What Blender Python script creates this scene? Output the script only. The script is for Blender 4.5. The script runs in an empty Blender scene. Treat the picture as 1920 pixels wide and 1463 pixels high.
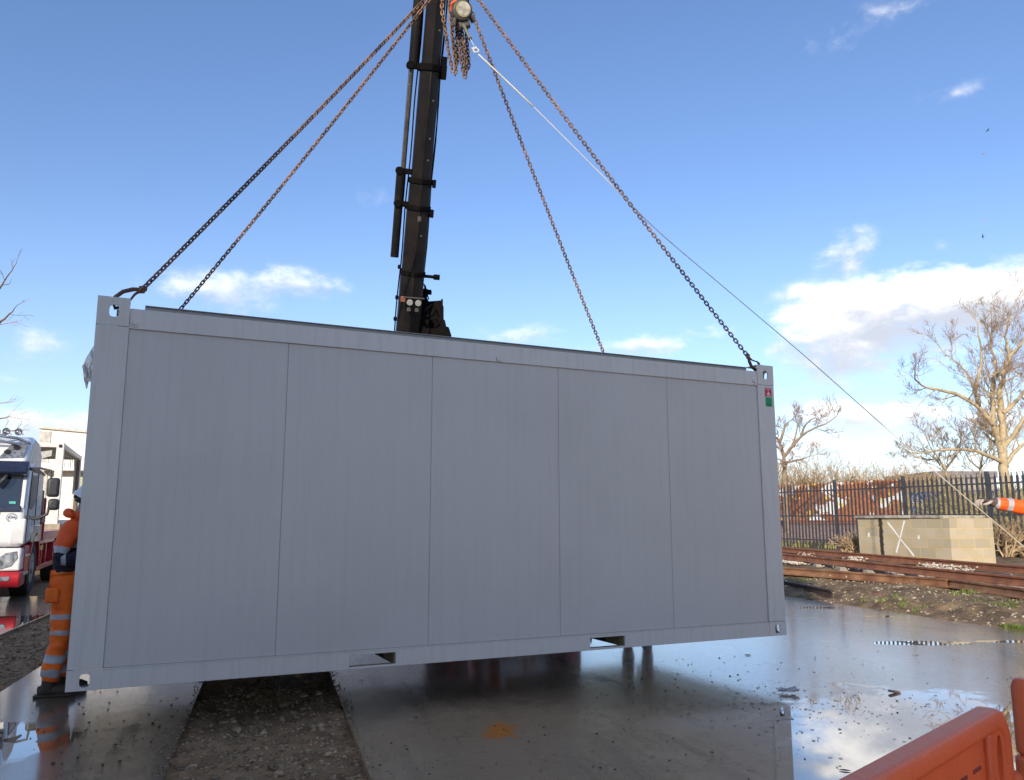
import bpy, bmesh, math, random
from mathutils import Vector, Matrix, noise
R = math.radians
S = bpy.context.scene
COL = S.collection
random.seed(7)

# ---------------------------------------------------------------- camera
F, PITCH, CH = 1514.38, 0.159417, 1.40
cam_d = bpy.data.cameras.new('camera'); cam = bpy.data.objects.new('camera', cam_d); COL.objects.link(cam)
cam_d.sensor_fit = 'HORIZONTAL'; cam_d.sensor_width = 36.0; cam_d.lens = 36.0 * F / 1920
cam_d.clip_start = 0.05; cam_d.clip_end = 3000
cam.location = (0, 0, CH); cam.rotation_euler = (R(90) + PITCH, 0, 0)
S.camera = cam
# ---------------------------------------------------------------- light
SUN_EL, SUN_AZ = 20.0, 196.0          # azimuth of the sun from +Y, clockwise (behind the camera)
S.view_settings.view_transform = 'Standard'; S.view_settings.look = 'None'
S.view_settings.exposure = 0.8; S.view_settings.gamma = 1.0
sun_d = bpy.data.lights.new('sun', 'SUN'); sun = bpy.data.objects.new('sun', sun_d); COL.objects.link(sun)
sun_d.energy = 3.0; sun_d.angle = R(0.5); sun_d.color = (1.0, 0.88, 0.72)
sdir = Vector((math.sin(R(SUN_AZ)) * math.cos(R(SUN_EL)), math.cos(R(SUN_AZ)) * math.cos(R(SUN_EL)), math.sin(R(SUN_EL))))
sun.rotation_euler = sdir.to_track_quat('Z', 'Y').to_euler()

def ray(px, py):
    v = (731.5 - py) / F; u = (px - 960) / F
    c, s = math.cos(PITCH), math.sin(PITCH)
    return Vector((u, c - v * s, s + v * c))
def at(px, py, Y):
    r = ray(px, py); t = Y / r.y
    return Vector((r.x * t, Y, CH + r.z * t))
def gnd(px, py, z=0.0):
    r = ray(px, py); t = (z - CH) / r.z
    return Vector((r.x * t, r.y * t, z))

# ---------------------------------------------------------------- node helper
class NT:
    def __init__(s, tree): s.t = tree; s.n = tree.nodes; s.l = tree.links
    def new(s, typ, **kw):
        n = s.n.new(typ)
        for k, v in kw.items():
            if k.startswith('i_'):
                key = k[2:]; key = int(key) if key.isdigit() else key.replace('_', ' ')
                s.set(n.inputs[key], v)
            else: setattr(n, k, v)
        return n
    def set(s, inp, v):
        if isinstance(v, bpy.types.NodeSocket): s.l.new(v, inp)
        else: inp.default_value = v
    def m(s, op, a, b=0.0, c=None, clamp=False):
        n = s.n.new('ShaderNodeMath'); n.operation = op; n.use_clamp = clamp
        s.set(n.inputs[0], a); s.set(n.inputs[1], b)
        if c is not None: s.set(n.inputs[2], c)
        return n.outputs[0]
    def vm(s, op, a, b=None):
        n = s.n.new('ShaderNodeVectorMath'); n.operation = op
        s.set(n.inputs[0], a)
        if b is not None: s.set(n.inputs[1], b)
        return n
    def noise(s, vec, scale, detail=4, rough=0.55, dist=0.0):
        n = s.n.new('ShaderNodeTexNoise'); s.set(n.inputs['Vector'], vec)
        n.inputs['Scale'].default_value = scale; n.inputs['Detail'].default_value = detail
        n.inputs['Roughness'].default_value = rough; n.inputs['Distortion'].default_value = dist
        return n.outputs['Fac']
    def smooth(s, v, a, b, o0=0.0, o1=1.0):
        n = s.n.new('ShaderNodeMapRange'); n.interpolation_type = 'SMOOTHSTEP'
        s.set(n.inputs[0], v); n.inputs[1].default_value = a; n.inputs[2].default_value = b
        n.inputs[3].default_value = o0; n.inputs[4].default_value = o1
        return n.outputs[0]
    def mix(s, f, a, b):
        n = s.n.new('ShaderNodeMix'); n.data_type = 'RGBA'
        s.set(n.inputs[0], f); s.set(n.inputs[6], a); s.set(n.inputs[7], b)
        return n.outputs[2]
    def scale(s, vec, sc):
        n = s.n.new('ShaderNodeMapping'); s.set(n.inputs[0], vec); n.inputs['Scale'].default_value = sc
        return n.outputs[0]

def c4(c): return (c[0], c[1], c[2], 1.0)
MATS = {}
def mat(name, col, rough=0.5, metal=0.0, var=0.15, vscale=6.0, bump=0.0, bscale=40.0, col2=None, coat=0.0, spec=0.5, stretch=None, island=0.0, emit=None, trans=0.0, ior=None, scr=None):
    if name in MATS: return MATS[name]
    m = bpy.data.materials.new(name); m.use_nodes = True
    t = NT(m.node_tree); b = t.n['Principled BSDF']
    tc = t.new('ShaderNodeTexCoord').outputs['Object']
    if stretch: tc = t.scale(tc, stretch)
    nz = t.noise(tc, vscale, 6, 0.6)
    fac = t.smooth(nz, 0.3, 0.7)
    if col2 is None:
        col2 = tuple(x * (1 - 2 * var) for x in col); col1 = tuple(min(1, x * (1 + var)) for x in col)
    else: col1 = col
    c = t.mix(fac, c4(col2), c4(col1))
    if scr:      # fine scratches and scuffs: lighter lines with a shape of their own
        so = t.new('ShaderNodeTexCoord').outputs['Object']; k = None
        for rot, sc in ((.5, (260, 260, 7)), (-.9, (9, 300, 200)), (2.2, (220, 12, 260))):
            mp = t.new('ShaderNodeMapping', i_0=so); mp.inputs['Rotation'].default_value = (rot, rot * .6, rot * .3); mp.inputs['Scale'].default_value = sc
            q = t.m('MULTIPLY', t.smooth(t.noise(mp.outputs[0], 1.0, 2, .5), .66, .74), t.smooth(t.noise(so, 5, 3, .6), .5, .62)); k = q if k is None else t.m('MAXIMUM', k, q)
        k = t.m('MAXIMUM', k, t.m('MULTIPLY', t.smooth(t.noise(so, 70, 5, .7), .60, .72), t.smooth(t.noise(so, 4, 3, .6), .45, .65)))
        c = t.mix(t.m('MULTIPLY', k, scr[1]), c, c4(scr[0]))
    if island:
        g = t.new('ShaderNodeNewGeometry').outputs['Random Per Island']
        k = t.m('MULTIPLY_ADD', g, 2 * island, 1 - island)
        c = t.vm('SCALE', c).outputs[0]; sc = c.node; t.set(sc.inputs['Scale'], k)
    t.set(b.inputs['Base Color'], c)
    t.set(b.inputs['Roughness'], t.m('MULTIPLY_ADD', nz, 0.25, rough - 0.12, clamp=True) if rough > 0.1 else rough)
    b.inputs['Metallic'].default_value = metal
    b.inputs['Specular IOR Level'].default_value = spec
    b.inputs['Coat Weight'].default_value = coat; b.inputs['Coat Roughness'].default_value = 0.08
    if trans: b.inputs['Transmission Weight'].default_value = trans
    if ior: b.inputs['IOR'].default_value = ior
    if emit: b.inputs['Emission Color'].default_value = c4(emit[0]); b.inputs['Emission Strength'].default_value = emit[1]
    if bump:
        bn = t.new('ShaderNodeBump'); bn.inputs['Strength'].default_value = bump; bn.inputs['Distance'].default_value = 0.01
        t.set(bn.inputs['Height'], t.noise(tc, bscale, 5, 0.6)); t.set(b.inputs['Normal'], bn.outputs[0])
    MATS[name] = m
    return m

# ---------------------------------------------------------------- world: Nishita sky with clouds
W = bpy.data.worlds.new('World'); S.world = W; W.use_nodes = True
t = NT(W.node_tree); bg = t.n['Background']
sky = t.new('ShaderNodeTexSky', sky_type='NISHITA', sun_disc=False, sun_elevation=R(SUN_EL), sun_rotation=R(SUN_AZ), altitude=50, air_density=1.0, dust_density=0.35, ozone_density=2.2)
D = t.new('ShaderNodeTexCoord').outputs['Generated']
sx = t.new('ShaderNodeSeparateXYZ', i_0=D)
az = t.m('ARCTAN2', sx.outputs[0], sx.outputs[1]); el = t.m('ARCSINE', sx.outputs[2])
AE = t.new('ShaderNodeCombineXYZ', i_0=az, i_1=el).outputs[0]
nA = t.noise(t.scale(AE, (1, 1.9, 1)), 9.0, 12, 0.56, 0.15)
nB = t.noise(t.scale(AE, (1, 1.6, 1)), 26.0, 8, 0.62, 0.2)
nC = t.noise(t.scale(AE, (1, 2.2, 1)), 3.1, 5, 0.5)
# (px, py, rx, ry, strength, tilt)
BL = [(1640, 605, 205, 78, 1.25), (1790, 562, 200, 66, 1.3), (1930, 560, 170, 70, 1.2), (1510, 640, 85, 62, .85), (1580, 690, 130, 40, .75),
      (1590, 475, 60, 42, .62), (1500, 552, 45, 18, .6), (1660, 778, 210, 38, .80), (1550, 835, 160, 30, .62), (1830, 790, 160, 45, .66), (1740, 880, 380, 30, .55),
      (420, 548, 130, 36, .95), (540, 530, 110, 28, .9), (610, 540, 60, 14, .62), (330, 552, 70, 26, .6), (60, 640, 60, 34, .5), (10, 715, 40, 16, .6),
      (100, 800, 140, 32, .95), (1000, 625, 90, 26, .55), (1215, 650, 110, 20, .68), (1130, 655, 60, 14, .6), (1340, 630, 60, 20, .5), (-150, 760, 160, 60, .8),
      (2300, 600, 300, 90, 1.1), (1788, 175, 60, 14, .27), (1690, 15, 90, 18, .25), (1770, 525, 150, 36, 1.0), (1620, 560, 110, 36, .9), (715, 360, 40, 22, .34), (1765, 462, 24, 16, .42), (1550, 70, 50, 30, .26)]
mask = None; shade = None
for (px, py, rx, ry, st) in BL:
    r = ray(px, py).normalized(); a = math.atan2(r.x, r.y); e = math.asin(r.z)
    kx = 1 / (rx / F * math.cos(e) ** 0 / (1 + ((px - 960) / F) ** 2)); ky = 1 / (ry / F / math.sqrt(1 + ((px - 960) / F) ** 2))
    n = t.new('ShaderNodeMapping', vector_type='POINT'); t.set(n.inputs[0], AE)
    n.inputs['Location'].default_value = (-a * kx, -e * ky, 0); n.inputs['Scale'].default_value = (kx, ky, 0)
    ln = t.vm('LENGTH', n.outputs[0]).outputs['Value']
    v = t.m('MULTIPLY', t.m('SUBTRACT', 1.35, ln, clamp=False), st * .75)
    sy = t.new('ShaderNodeSeparateXYZ', i_0=n.outputs[0]).outputs[1]
    sh = t.m('MULTIPLY', t.m('MAXIMUM', v, 0.0), sy)
    if mask is None: mask, shade = v, sh
    else: mask = t.m('SMOOTH_MAX', mask, v, 0.25); shade = t.m('ADD', shade, sh)
mask = t.m('MAXIMUM', mask, -0.6)
gen = t.m('SUBTRACT', t.m('MULTIPLY', nC, 1.5), 0.55)          # unseen cloud added behind and overhead to whiten the shade light
back = t.m('MAXIMUM', t.smooth(sx.outputs[1], 0.3, -0.2), t.smooth(el, 0.72, 0.95))
mask = t.m('MAXIMUM', mask, t.m('SUBTRACT', t.m('MULTIPLY', gen, back), t.m('SUBTRACT', 0.6, t.m('MULTIPLY', back, .6))))
dens = t.m('ADD', mask, t.m('ADD', t.m('MULTIPLY', t.m('SUBTRACT', nA, 0.5), 2.3), t.m('MULTIPLY', t.m('SUBTRACT', nB, 0.5), 1.3)))
alpha = t.smooth(dens, 0.0, 0.9)
alpha = t.m('MULTIPLY', alpha, t.smooth(mask, -0.15, 0.4))
front = t.smooth(sx.outputs[1], 0.0, 0.4)
alpha = t.m('MULTIPLY', alpha, t.m('SUBTRACT', 1.0, t.m('MULTIPLY', t.m('MULTIPLY', front, t.smooth(az, .25, .10)), .38)))
lit = t.m('ADD', t.m('ADD', t.m('MULTIPLY', shade, 1.25), 0.62), t.m('MULTIPLY', t.m('SUBTRACT', nB, 0.5), 1.6))
ccol = t.mix(t.smooth(lit, 0.05, 1.5), (4.5, 4.8, 5.5, 1), (11.5, 11.1, 10.6, 1))
hz = t.smooth(el, 0.42, -0.02)
hs = t.new('ShaderNodeHueSaturation'); hs.inputs['Saturation'].default_value = 1.05; t.set(hs.inputs['Color'], sky.outputs[0])
skyc = t.vm('MULTIPLY', hs.outputs[0], (1.19, 1.18, 1.34)).outputs[0]
skyc = t.mix(t.m('MULTIPLY', hz, 0.26), skyc, (5.0, 6.2, 8.3, 1))
fin = t.mix(t.m('MULTIPLY', alpha, 0.96), skyc, ccol)
t.set(bg.inputs['Color'], fin); bg.inputs['Strength'].default_value = 0.09

# ---------------------------------------------------------------- mesh helper
class MB:
    def __init__(s): s.v = []; s.f = []; s.mi = []; s.uv = None
    def add(s, vs, fs, m=0):
        o = len(s.v); s.v += [Vector(p) for p in vs]; s.f += [tuple(o + i for i in f) for f in fs]; s.mi += [m] * len(fs)
    def box(s, x0, x1, y0, y1, z0, z1, m=0, M=None):
        vs = [Vector((x, y, z)) for z in (z0, z1) for y in (y0, y1) for x in (x0, x1)]
        if M: vs = [M @ v for v in vs]
        s.add(vs, [(0, 2, 3, 1), (4, 5, 7, 6), (0, 1, 5, 4), (2, 6, 7, 3), (0, 4, 6, 2), (1, 3, 7, 5)], m)
    def bar(s, a, b, w, h, m=0, up=(0, 0, 1)):
        a, b = Vector(a), Vector(b); d = (b - a); L = d.length; d.normalize()
        x = d.cross(Vector(up))
        if x.length < 1e-4: x = Vector((1, 0, 0))
        x.normalize(); z = x.cross(d)
        M = Matrix((x, d, z)).transposed().to_4x4(); M.translation = a
        s.box(-w / 2, w / 2, 0, L, -h / 2, h / 2, m, M)
    def tube(s, pts, rad, n=8, m=0, caps=True, closed=False, prof=None, up=None):
        pts = [Vector(p) for p in pts]; N = len(pts)
        if not hasattr(rad, '__len__'): rad = [rad] * N
        d0 = (pts[1] - pts[0]).normalized()
        x = Vector(up) if up is not None else (Vector((0, 0, 1)) if abs(d0.z) < .9 else Vector((1, 0, 0)))
        x = (x - d0 * x.dot(d0)).normalized()
        vs = []; prev = d0
        for i, p in enumerate(pts):
            if closed: d = (pts[(i + 1) % N] - pts[i - 1])
            else: d = pts[min(i + 1, N - 1)] - pts[max(i - 1, 0)]
            if d.length < 1e-9: d = prev.copy()
            d.normalize(); prev = d
            x = (x - d * x.dot(d)); x.normalize(); y = d.cross(x)
            if prof: vs += [p + (x * a + y * b) * rad[i] for a, b in prof]
            else: vs += [p + (x * math.cos(2 * math.pi * k / n) + y * math.sin(2 * math.pi * k / n)) * rad[i] for k in range(n)]
        if prof: n = len(prof)
        fs = []
        for i in range(N if closed else N - 1):
            a, b = i * n, ((i + 1) % N) * n
            for k in range(n): fs.append((a + k, a + (k + 1) % n, b + (k + 1) % n, b + k))
        if caps and not closed: fs += [tuple(range(n))[::-1], tuple((N - 1) * n + k for k in range(n))]
        s.add(vs, fs, m)
    def cyl(s, a, b, r, n=16, m=0, r2=None): s.tube([a, b], [r, r if r2 is None else r2], n, m)
    def prism(s, poly, x0, x1, m=0, M=None):        # poly in (y,z), extruded along x
        n = len(poly); vs = [Vector((x, y, z)) for x in (x0, x1) for y, z in poly]
        if M: vs = [M @ v for v in vs]
        fs = [tuple(range(n))[::-1], tuple(range(n, 2 * n))] + [(k, (k + 1) % n, n + (k + 1) % n, n + k) for k in range(n)]
        s.add(vs, fs, m)
    def plate(s, w, h, th, holes_c, hw, hh, M, m=0, N=32, sq=4.0):   # plate in local x,z with one rounded hole
        cx, cz = holes_c; vs = []
        def inner(a):
            c, q = math.cos(a), math.sin(a)
            k = (abs(c) ** sq + abs(q) ** sq) ** (-1 / sq) if sq else 1
            return (cx + hw / 2 * c * k, cz + hh / 2 * q * k)
        def outer(a):
            c, q = math.cos(a), math.sin(a)
            tx = ((w - cx) if c > 0 else cx) / max(abs(c), 1e-6); tz = ((h - cz) if q > 0 else cz) / max(abs(q), 1e-6)
            k = min(tx, tz); return (cx + c * k, cz + q * k)
        an = sorted([2 * math.pi * k / N for k in range(N)] + [math.atan2(z - cz, x - cx) % (2 * math.pi) for x in (0, w) for z in (0, h)])
        n = len(an)
        for y in (0, th):
            for fn in (inner, outer):
                for a in an:
                    x, z = fn(a); vs.append(M @ Vector((x, y, z)))
        fs = []
        for k in range(n):
            j = (k + 1) % n
            fs += [(k, n + k, n + j, j), (2 * n + k, 2 * n + j, 3 * n + j, 3 * n + k), (k, j, 2 * n + j, 2 * n + k), (n + k, 3 * n + k, 3 * n + j, n + j)]
        s.add(vs, fs, m)
    def lathe(s, prof, c, axis='Z', n=24, m=0, M=None):
        vs = []
        for r, h in prof:
            for k in range(n):
                a = 2 * math.pi * k / n; p = (r * math.cos(a), r * math.sin(a), h)
                if axis == 'X': p = (h, p[0], p[1])
                if axis == 'Y': p = (p[0], h, p[1])
                p = Vector(p) + Vector(c); vs.append(M @ p if M else p)
        fs = [(i * n + k, i * n + (k + 1) % n, (i + 1) * n + (k + 1) % n, (i + 1) * n + k) for i in range(len(prof) - 1) for k in range(n)]
        fs += [tuple(range(n))[::-1], tuple((len(prof) - 1) * n + k for k in range(n))]
        s.add(vs, fs, m)
    def build(s, name, mats, parent=None, bevel=0, smooth=False, uvs=None, M=None, seg=2, dz=None):
        me = bpy.data.meshes.new(name)
        me.from_pydata([tuple(v) for v in s.v], [], s.f); me.update()
        mats = mats if isinstance(mats, (list, tuple)) else [mats]
        for m in mats: me.materials.append(m)
        me.polygons.foreach_set('material_index', s.mi)
        bm = bmesh.new(); bm.from_mesh(me); bmesh.ops.recalc_face_normals(bm, faces=bm.faces); bm.to_mesh(me); bm.free()
        if smooth or bevel:
            me.polygons.foreach_set('use_smooth', [True] * len(me.polygons))
            if not smooth or smooth == 'auto': me.set_sharp_from_angle(angle=R(38))
        o = bpy.data.objects.new(name, me); COL.objects.link(o)
        if parent: o.parent = parent
        if M: o.matrix_basis = M
        if bevel:
            b = o.modifiers.new('bevel', 'BEVEL'); b.width = bevel; b.segments = seg; b.limit_method = 'ANGLE'; b.angle_limit = R(35)
            b.harden_normals = False
        return o

def tag(o, label=None, cat=None, group=None, kind=None):
    if label: o['label'] = label
    if cat: o['category'] = cat
    if group: o['group'] = group
    if kind: o['kind'] = kind
    return o
def thing(name, label, cat, loc=(0, 0, 0), rz=0.0, group=None):
    o = bpy.data.objects.new(name, None); COL.objects.link(o); o.location = loc; o.rotation_euler = (0, 0, rz)
    o.empty_display_size = 0.2
    return tag(o, label, cat, group)
def struct(o): o['kind'] = 'structure'; return o
def text(s, size, M, m, parent, name='lettering', ext=0.001):
    cu = bpy.data.curves.new('t', 'FONT'); cu.body = s; cu.size = size; cu.extrude = ext; cu.align_x = 'CENTER'; cu.align_y = 'CENTER'
    to = bpy.data.objects.new('t', cu); COL.objects.link(to)
    dg = bpy.context.evaluated_depsgraph_get(); me = bpy.data.meshes.new_from_object(to.evaluated_get(dg))
    bpy.data.objects.remove(to); me.name = name; me.materials.clear(); me.materials.append(m)
    o = bpy.data.objects.new(name, me); COL.objects.link(o); o.parent = parent; o.matrix_basis = M
    return o
def frame(o, x, y, z):   # matrix from axes
    M = Matrix((Vector(x), Vector(y), Vector(z))).transposed().to_4x4(); M.translation = Vector(o); return M

# ================================================================ GROUND
E2 = Vector((-.283, .959, 0)).normalized(); Q2 = Vector((E2.y, -E2.x, 0))
def qe(q, e, z=0.0): return Q2 * q + E2 * e + Vector((0, 0, z))
def qof(px, py): return gnd(px, py).dot(Q2)
q1, q2 = qof(697, 1463), qof(303, 1463); q3 = qof(40, 1272); q4 = qof(50, 1169); q5 = (qof(1475, 1118) + qof(1920, 1185)) / 2

def concrete_mat():
    m = bpy.data.materials.new('wet_concrete'); m.use_nodes = True; t = NT(m.node_tree); b = t.n['Principled BSDF']
    P = t.new('ShaderNodeNewGeometry').outputs['Position']
    n1 = t.noise(P, 1.1, 8, .6, .3); n2 = t.noise(P, 7, 8, .65); n3 = t.noise(t.scale(P, (1, .35, 1)), 60, 6, .7); n4 = t.noise(P, 170, 3, .6)
    def blob(cx, cy, rx, ry):
        n = t.new('ShaderNodeMapping'); t.set(n.inputs[0], P); n.inputs['Location'].default_value = (-cx / rx, -cy / ry, 0); n.inputs['Scale'].default_value = (1 / rx, 1 / ry, 0)
        return t.m('SUBTRACT', 1.0, t.vm('LENGTH', n.outputs[0]).outputs['Value'])
    bl = [(3.05, 2.4, 2.35, 4.55), (4.6, 3.6, 2.4, 2.6)]
    g = gnd(60, 1400); bl.append((g.x - .55, g.y, .8, .6))
    for px, py, rx, ry in [(1735, 1206, .62, .17), (1540, 1140, .35, .12), (1655, 1156, .25, .10), (1885, 1203, .35, .10), (30, 1165, .9, .8)]:
        g = gnd(px, py); bl.append((g.x, g.y, rx, ry))
    w = None
    for q in bl:
        v = blob(*q); w = v if w is None else t.m('MAXIMUM', w, v)
    w = t.m('ADD', w, t.m('ADD', t.m('MULTIPLY', t.m('SUBTRACT', n1, .5), .9), t.m('ADD', t.m('MULTIPLY', t.m('SUBTRACT', n2, .5), .42), t.m('MULTIPLY', t.m('SUBTRACT', n3, .5), .10))))
    pud = t.smooth(w, -.03, .07)
    base = t.mix(t.smooth(n1, .3, .7), (.175, .118, .066, 1), (.27, .195, .12, 1))
    base = t.mix(t.smooth(n2, .35, .75), base, (.15, .105, .065, 1))
    base = t.mix(t.m('MULTIPLY', t.smooth(n4, .62, .74), .7), base, (.05, .045, .04, 1))
    g = gnd(938, 1371); o = t.m('ADD', blob(g.x, g.y, .16, .34), t.m('MULTIPLY', t.m('SUBTRACT', t.noise(P, 14, 4), .5), 1.9))
    # construction joint running beside the slab edge
    dq = t.new('ShaderNodeVectorMath', operation='DOT_PRODUCT', i_0=P, i_1=tuple(Q2)).outputs['Value']
    joint = t.m('ABSOLUTE', t.m('SUBTRACT', dq, q5 - .62))
    base = t.mix(t.m('MULTIPLY', t.smooth(joint, .016, .006), .8), base, (.06, .05, .045, 1))
    base = t.mix(t.m('MULTIPLY', pud, .3), base, (.20, .135, .075, 1))
    for qq in (q1, q2, q3, q4, q5):   # silt and mud trodden over the slab edges
        ed = t.m('ADD', t.m('ABSOLUTE', t.m('SUBTRACT', dq, qq)), t.m('MULTIPLY', t.m('SUBTRACT', n2, .5), .45)); base = t.mix(t.m('MULTIPLY', t.smooth(ed, .10, -.04), .8), base, (.10, .075, .052, 1))
    t.set(b.inputs['Base Color'], base)
    strk = t.noise(t.scale(t.new('ShaderNodeCombineXYZ', i_0=dq, i_1=t.new('ShaderNodeVectorMath', operation='DOT_PRODUCT', i_0=P, i_1=tuple(E2)).outputs['Value']).outputs[0], (5, .35, 1)), 1.0, 6, .65)
    g = gnd(1010, 1395); refl_brown = t.smooth(t.m('ADD', blob(g.x, g.y - .3, 2.3, 2.0), t.m('MULTIPLY', t.m('SUBTRACT', n1, .5), .8)), .0, .5)
    base = t.mix(t.m('MULTIPLY', refl_brown, .65), base, (.44, .31, .185, 1))  # lighter brown painted in where the slab mirrors the container
    wob = t.vm('SCALE', t.new('ShaderNodeTexNoise', i_0=P).outputs['Color']); wob.inputs['Scale'].default_value = .9
    ck = t.new('ShaderNodeTexVoronoi', feature='DISTANCE_TO_EDGE', i_0=t.vm('ADD', P, wob.outputs[0]).outputs[0]); ck.inputs['Scale'].default_value = .33
    base = t.mix(t.m('MULTIPLY', t.smooth(ck.outputs['Distance'], .0022, .0008), .55), base, (.05, .04, .03, 1))
    base = t.mix(t.smooth(o, .15, .6), base, (.60, .20, .03, 1))
    t.set(b.inputs['Base Color'], t.mix(t.m('MULTIPLY', t.smooth(strk, .48, .72), .35), base, (.12, .088, .058, 1)))
    rr = t.m('ADD', t.smooth(n2, .3, .7, .08, .18), t.m('ADD', t.m('MULTIPLY', t.smooth(n1, .45, .65), .10), t.m('MULTIPLY', t.smooth(strk, .45, .7), .16)))
    t.set(b.inputs['Roughness'], t.m('ADD', t.m('MULTIPLY', t.m('SUBTRACT', 1.0, pud), rr), .018))
    b.inputs['IOR'].default_value = 1.46; b.inputs['Specular IOR Level'].default_value = .5; bn_w = t.noise(t.scale(P, (.45, 1.6, 1)), 22, 6, .7); g = gnd(1010, 1395); dry = t.smooth(t.m('ADD', blob(g.x, g.y - .3, 1.9, 1.75), t.m('MULTIPLY', t.m('SUBTRACT', n1, .5), .8)), .0, .5); t.set(b.inputs['Coat Weight'], t.m('SUBTRACT', 1.0, t.m('MULTIPLY', dry, .88))); t.set(b.inputs['Coat Roughness'], t.m('ADD', t.m('MULTIPLY', t.m('SUBTRACT', 1.0, pud), .125), .01)); b.inputs['Coat IOR'].default_value = 1.75; t.set(b.inputs['Specular IOR Level'], t.m('SUBTRACT', .5, t.m('MULTIPLY', dry, .33)))  # dry is the container-reflection zone: less coat and specular weaken the mirror
    bn = t.new('ShaderNodeBump'); bn.inputs['Distance'].default_value = .0062
    t.set(bn.inputs['Height'], t.m('ADD', t.m('MULTIPLY', bn_w, 1.6), t.m('ADD', t.m('MULTIPLY', n3, 1.2), t.m('MULTIPLY', n4, .8))))
    t.set(bn.inputs['Strength'], t.m('MULTIPLY', t.m('SUBTRACT', 1.0, pud), 1.0))
    t.set(b.inputs['Normal'], bn.outputs[0])
    return m
CONC = concrete_mat()
DIRT = mat('dark_gravel_dirt', (.34, .225, .125), .95, var=.3, vscale=7, bump=1.0, bscale=90, col2=(.19, .12, .065), spec=.15)
SOIL = mat('railway_soil', (.27, .195, .115), .95, var=.3, vscale=3, bump=1.0, bscale=25, col2=(.10, .07, .045), spec=.15)
STONE = mat('crushed_stone', (.33, .235, .145), .95, var=.2, vscale=20, col2=(.22, .165, .11), island=.5, spec=.2)
BALLAST = mat('pale_ballast', (.62, .56, .46), .85, var=.2, vscale=20, col2=(.40, .34, .26), island=.35)

m = MB(); m.add([(-900, -300, -.10), (900, -300, -.10), (900, 1500, -.10), (-900, 1500, -.10)], [(0, 1, 2, 3)])
struct(m.build('ground', DIRT))
def slab(qa, qb, ea, eb, name):
    m = MB(); z0 = -.16; vs = [qe(q, e, z) for z in (z0, 0) for e in (ea, eb) for q in (qa, qb)]
    m.add(vs, [(0, 2, 3, 1), (4, 5, 7, 6), (0, 1, 5, 4), (2, 6, 7, 3), (0, 4, 6, 2), (1, 3, 7, 5)])
    o = m.build(name, CONC, bevel=.006); struct(o); return o
slab(q1, q5, -10, 42, 'concrete_slab'); slab(q3, q2, -10, 42, 'concrete_slab'); slab(q4 - 14, q4, -10, gnd(20, 1119).dot(E2), 'concrete_slab')

def fbm(x, y, s, seed=0): return noise.fractal(Vector((x * s, y * s, seed)), 1.0, 2.0, 5)
def sheet(name, fn, us, vs_, mtl):
    m = MB(); n = len(vs_)
    m.v = [fn(u, v) for u in us for v in vs_]
    m.f = [(i * n + j, i * n + j + 1, (i + 1) * n + j + 1, (i + 1) * n + j) for i in range(len(us) - 1) for j in range(n - 1)]
    m.mi = [0] * len(m.f); return struct(m.build(name, mtl, smooth=True))
def lin(a, b, n): return [a + (b - a) * i / (n - 1) for i in range(n)]
def grav(u, v):
    p = qe(u, v); p.z = -.045 + .035 * fbm(p.x, p.y, 1.8) + .022 * fbm(p.x, p.y, 9, 3); return p
es = lin(2.5, 9, 260) + lin(9.1, 30, 110)
sheet('gravel_strip', grav, lin(q2 - .02, q1 + .02, 40), es, DIRT)
sheet('gravel_strip', grav, lin(q4 - .02, q3 + .02, 34), es, DIRT)
sheet('gravel_strip', lambda u, v: qe(u, v, -.02 + .06 * fbm(u, v, .8) + .02 * fbm(u, v, 6)), lin(q4 - 16, q4 - .02, 60), lin(gnd(20, 1119).dot(E2) + .02, 40, 70), DIRT)

ICO = bmesh.new(); bmesh.ops.create_icosphere(ICO, subdivisions=1, radius=1); ICO.verts.ensure_lookup_table()
IV = [v.co.copy() for v in ICO.verts]; IF = [tuple(v.index for v in f.verts) for f in ICO.faces]; ICO.free()
def stone(m, p, r, rnd=random):
    k = [rnd.uniform(.62, 1.15) for _ in range(12)]; sc = Vector((rnd.uniform(.8, 1.4), rnd.uniform(.7, 1.1), rnd.uniform(.5, .85))); a = rnd.uniform(0, 6.28); ca, sa = math.cos(a), math.sin(a)
    vs = []
    for v, q in zip(IV, k):
        w = Vector((v.x * sc.x, v.y * sc.y, v.z * sc.z)) * (q * r); vs.append(Vector((w.x * ca - w.y * sa, w.x * sa + w.y * ca, w.z)) + p)
    m.add(vs, IF)
m = MB(); rn = random.Random(3)
for i in range(15000):
    e = 3.2 + 6.0 * rn.random() ** 1.25; q = rn.uniform(q2 + .01, q1 - .01); p = grav(q, e); r = .0025 + .014 * rn.random() ** 5
    if rn.random() < .016: r = .013 + .028 * rn.random() ** 2
    stone(m, p + Vector((0, 0, r * .25)), r, rn)
for i in range(900):      # crumbs spilt over the slab edges
    e = 3.4 + 6 * rn.random(); q = rn.choice((q1, q2)); q += (1 if q == q1 else -1) * abs(rn.gauss(0, .035)) - .01 * (1 if q == q1 else -1); p = qe(q, e); stone(m, p + Vector((0, 0, .001)), .002 + .009 * rn.random() ** 3, rn)
for i in range(2600):
    e = rn.uniform(6.0, 13); q = rn.uniform(q4, q3); p = grav(q, e); r = .008 + .025 * rn.random() ** 3
    stone(m, p + Vector((0, 0, r * .25)), r, rn)
tag(m.build('gravel', STONE), 'loose crushed stone filling the strips between the concrete slabs', 'gravel', kind='stuff')

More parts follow.
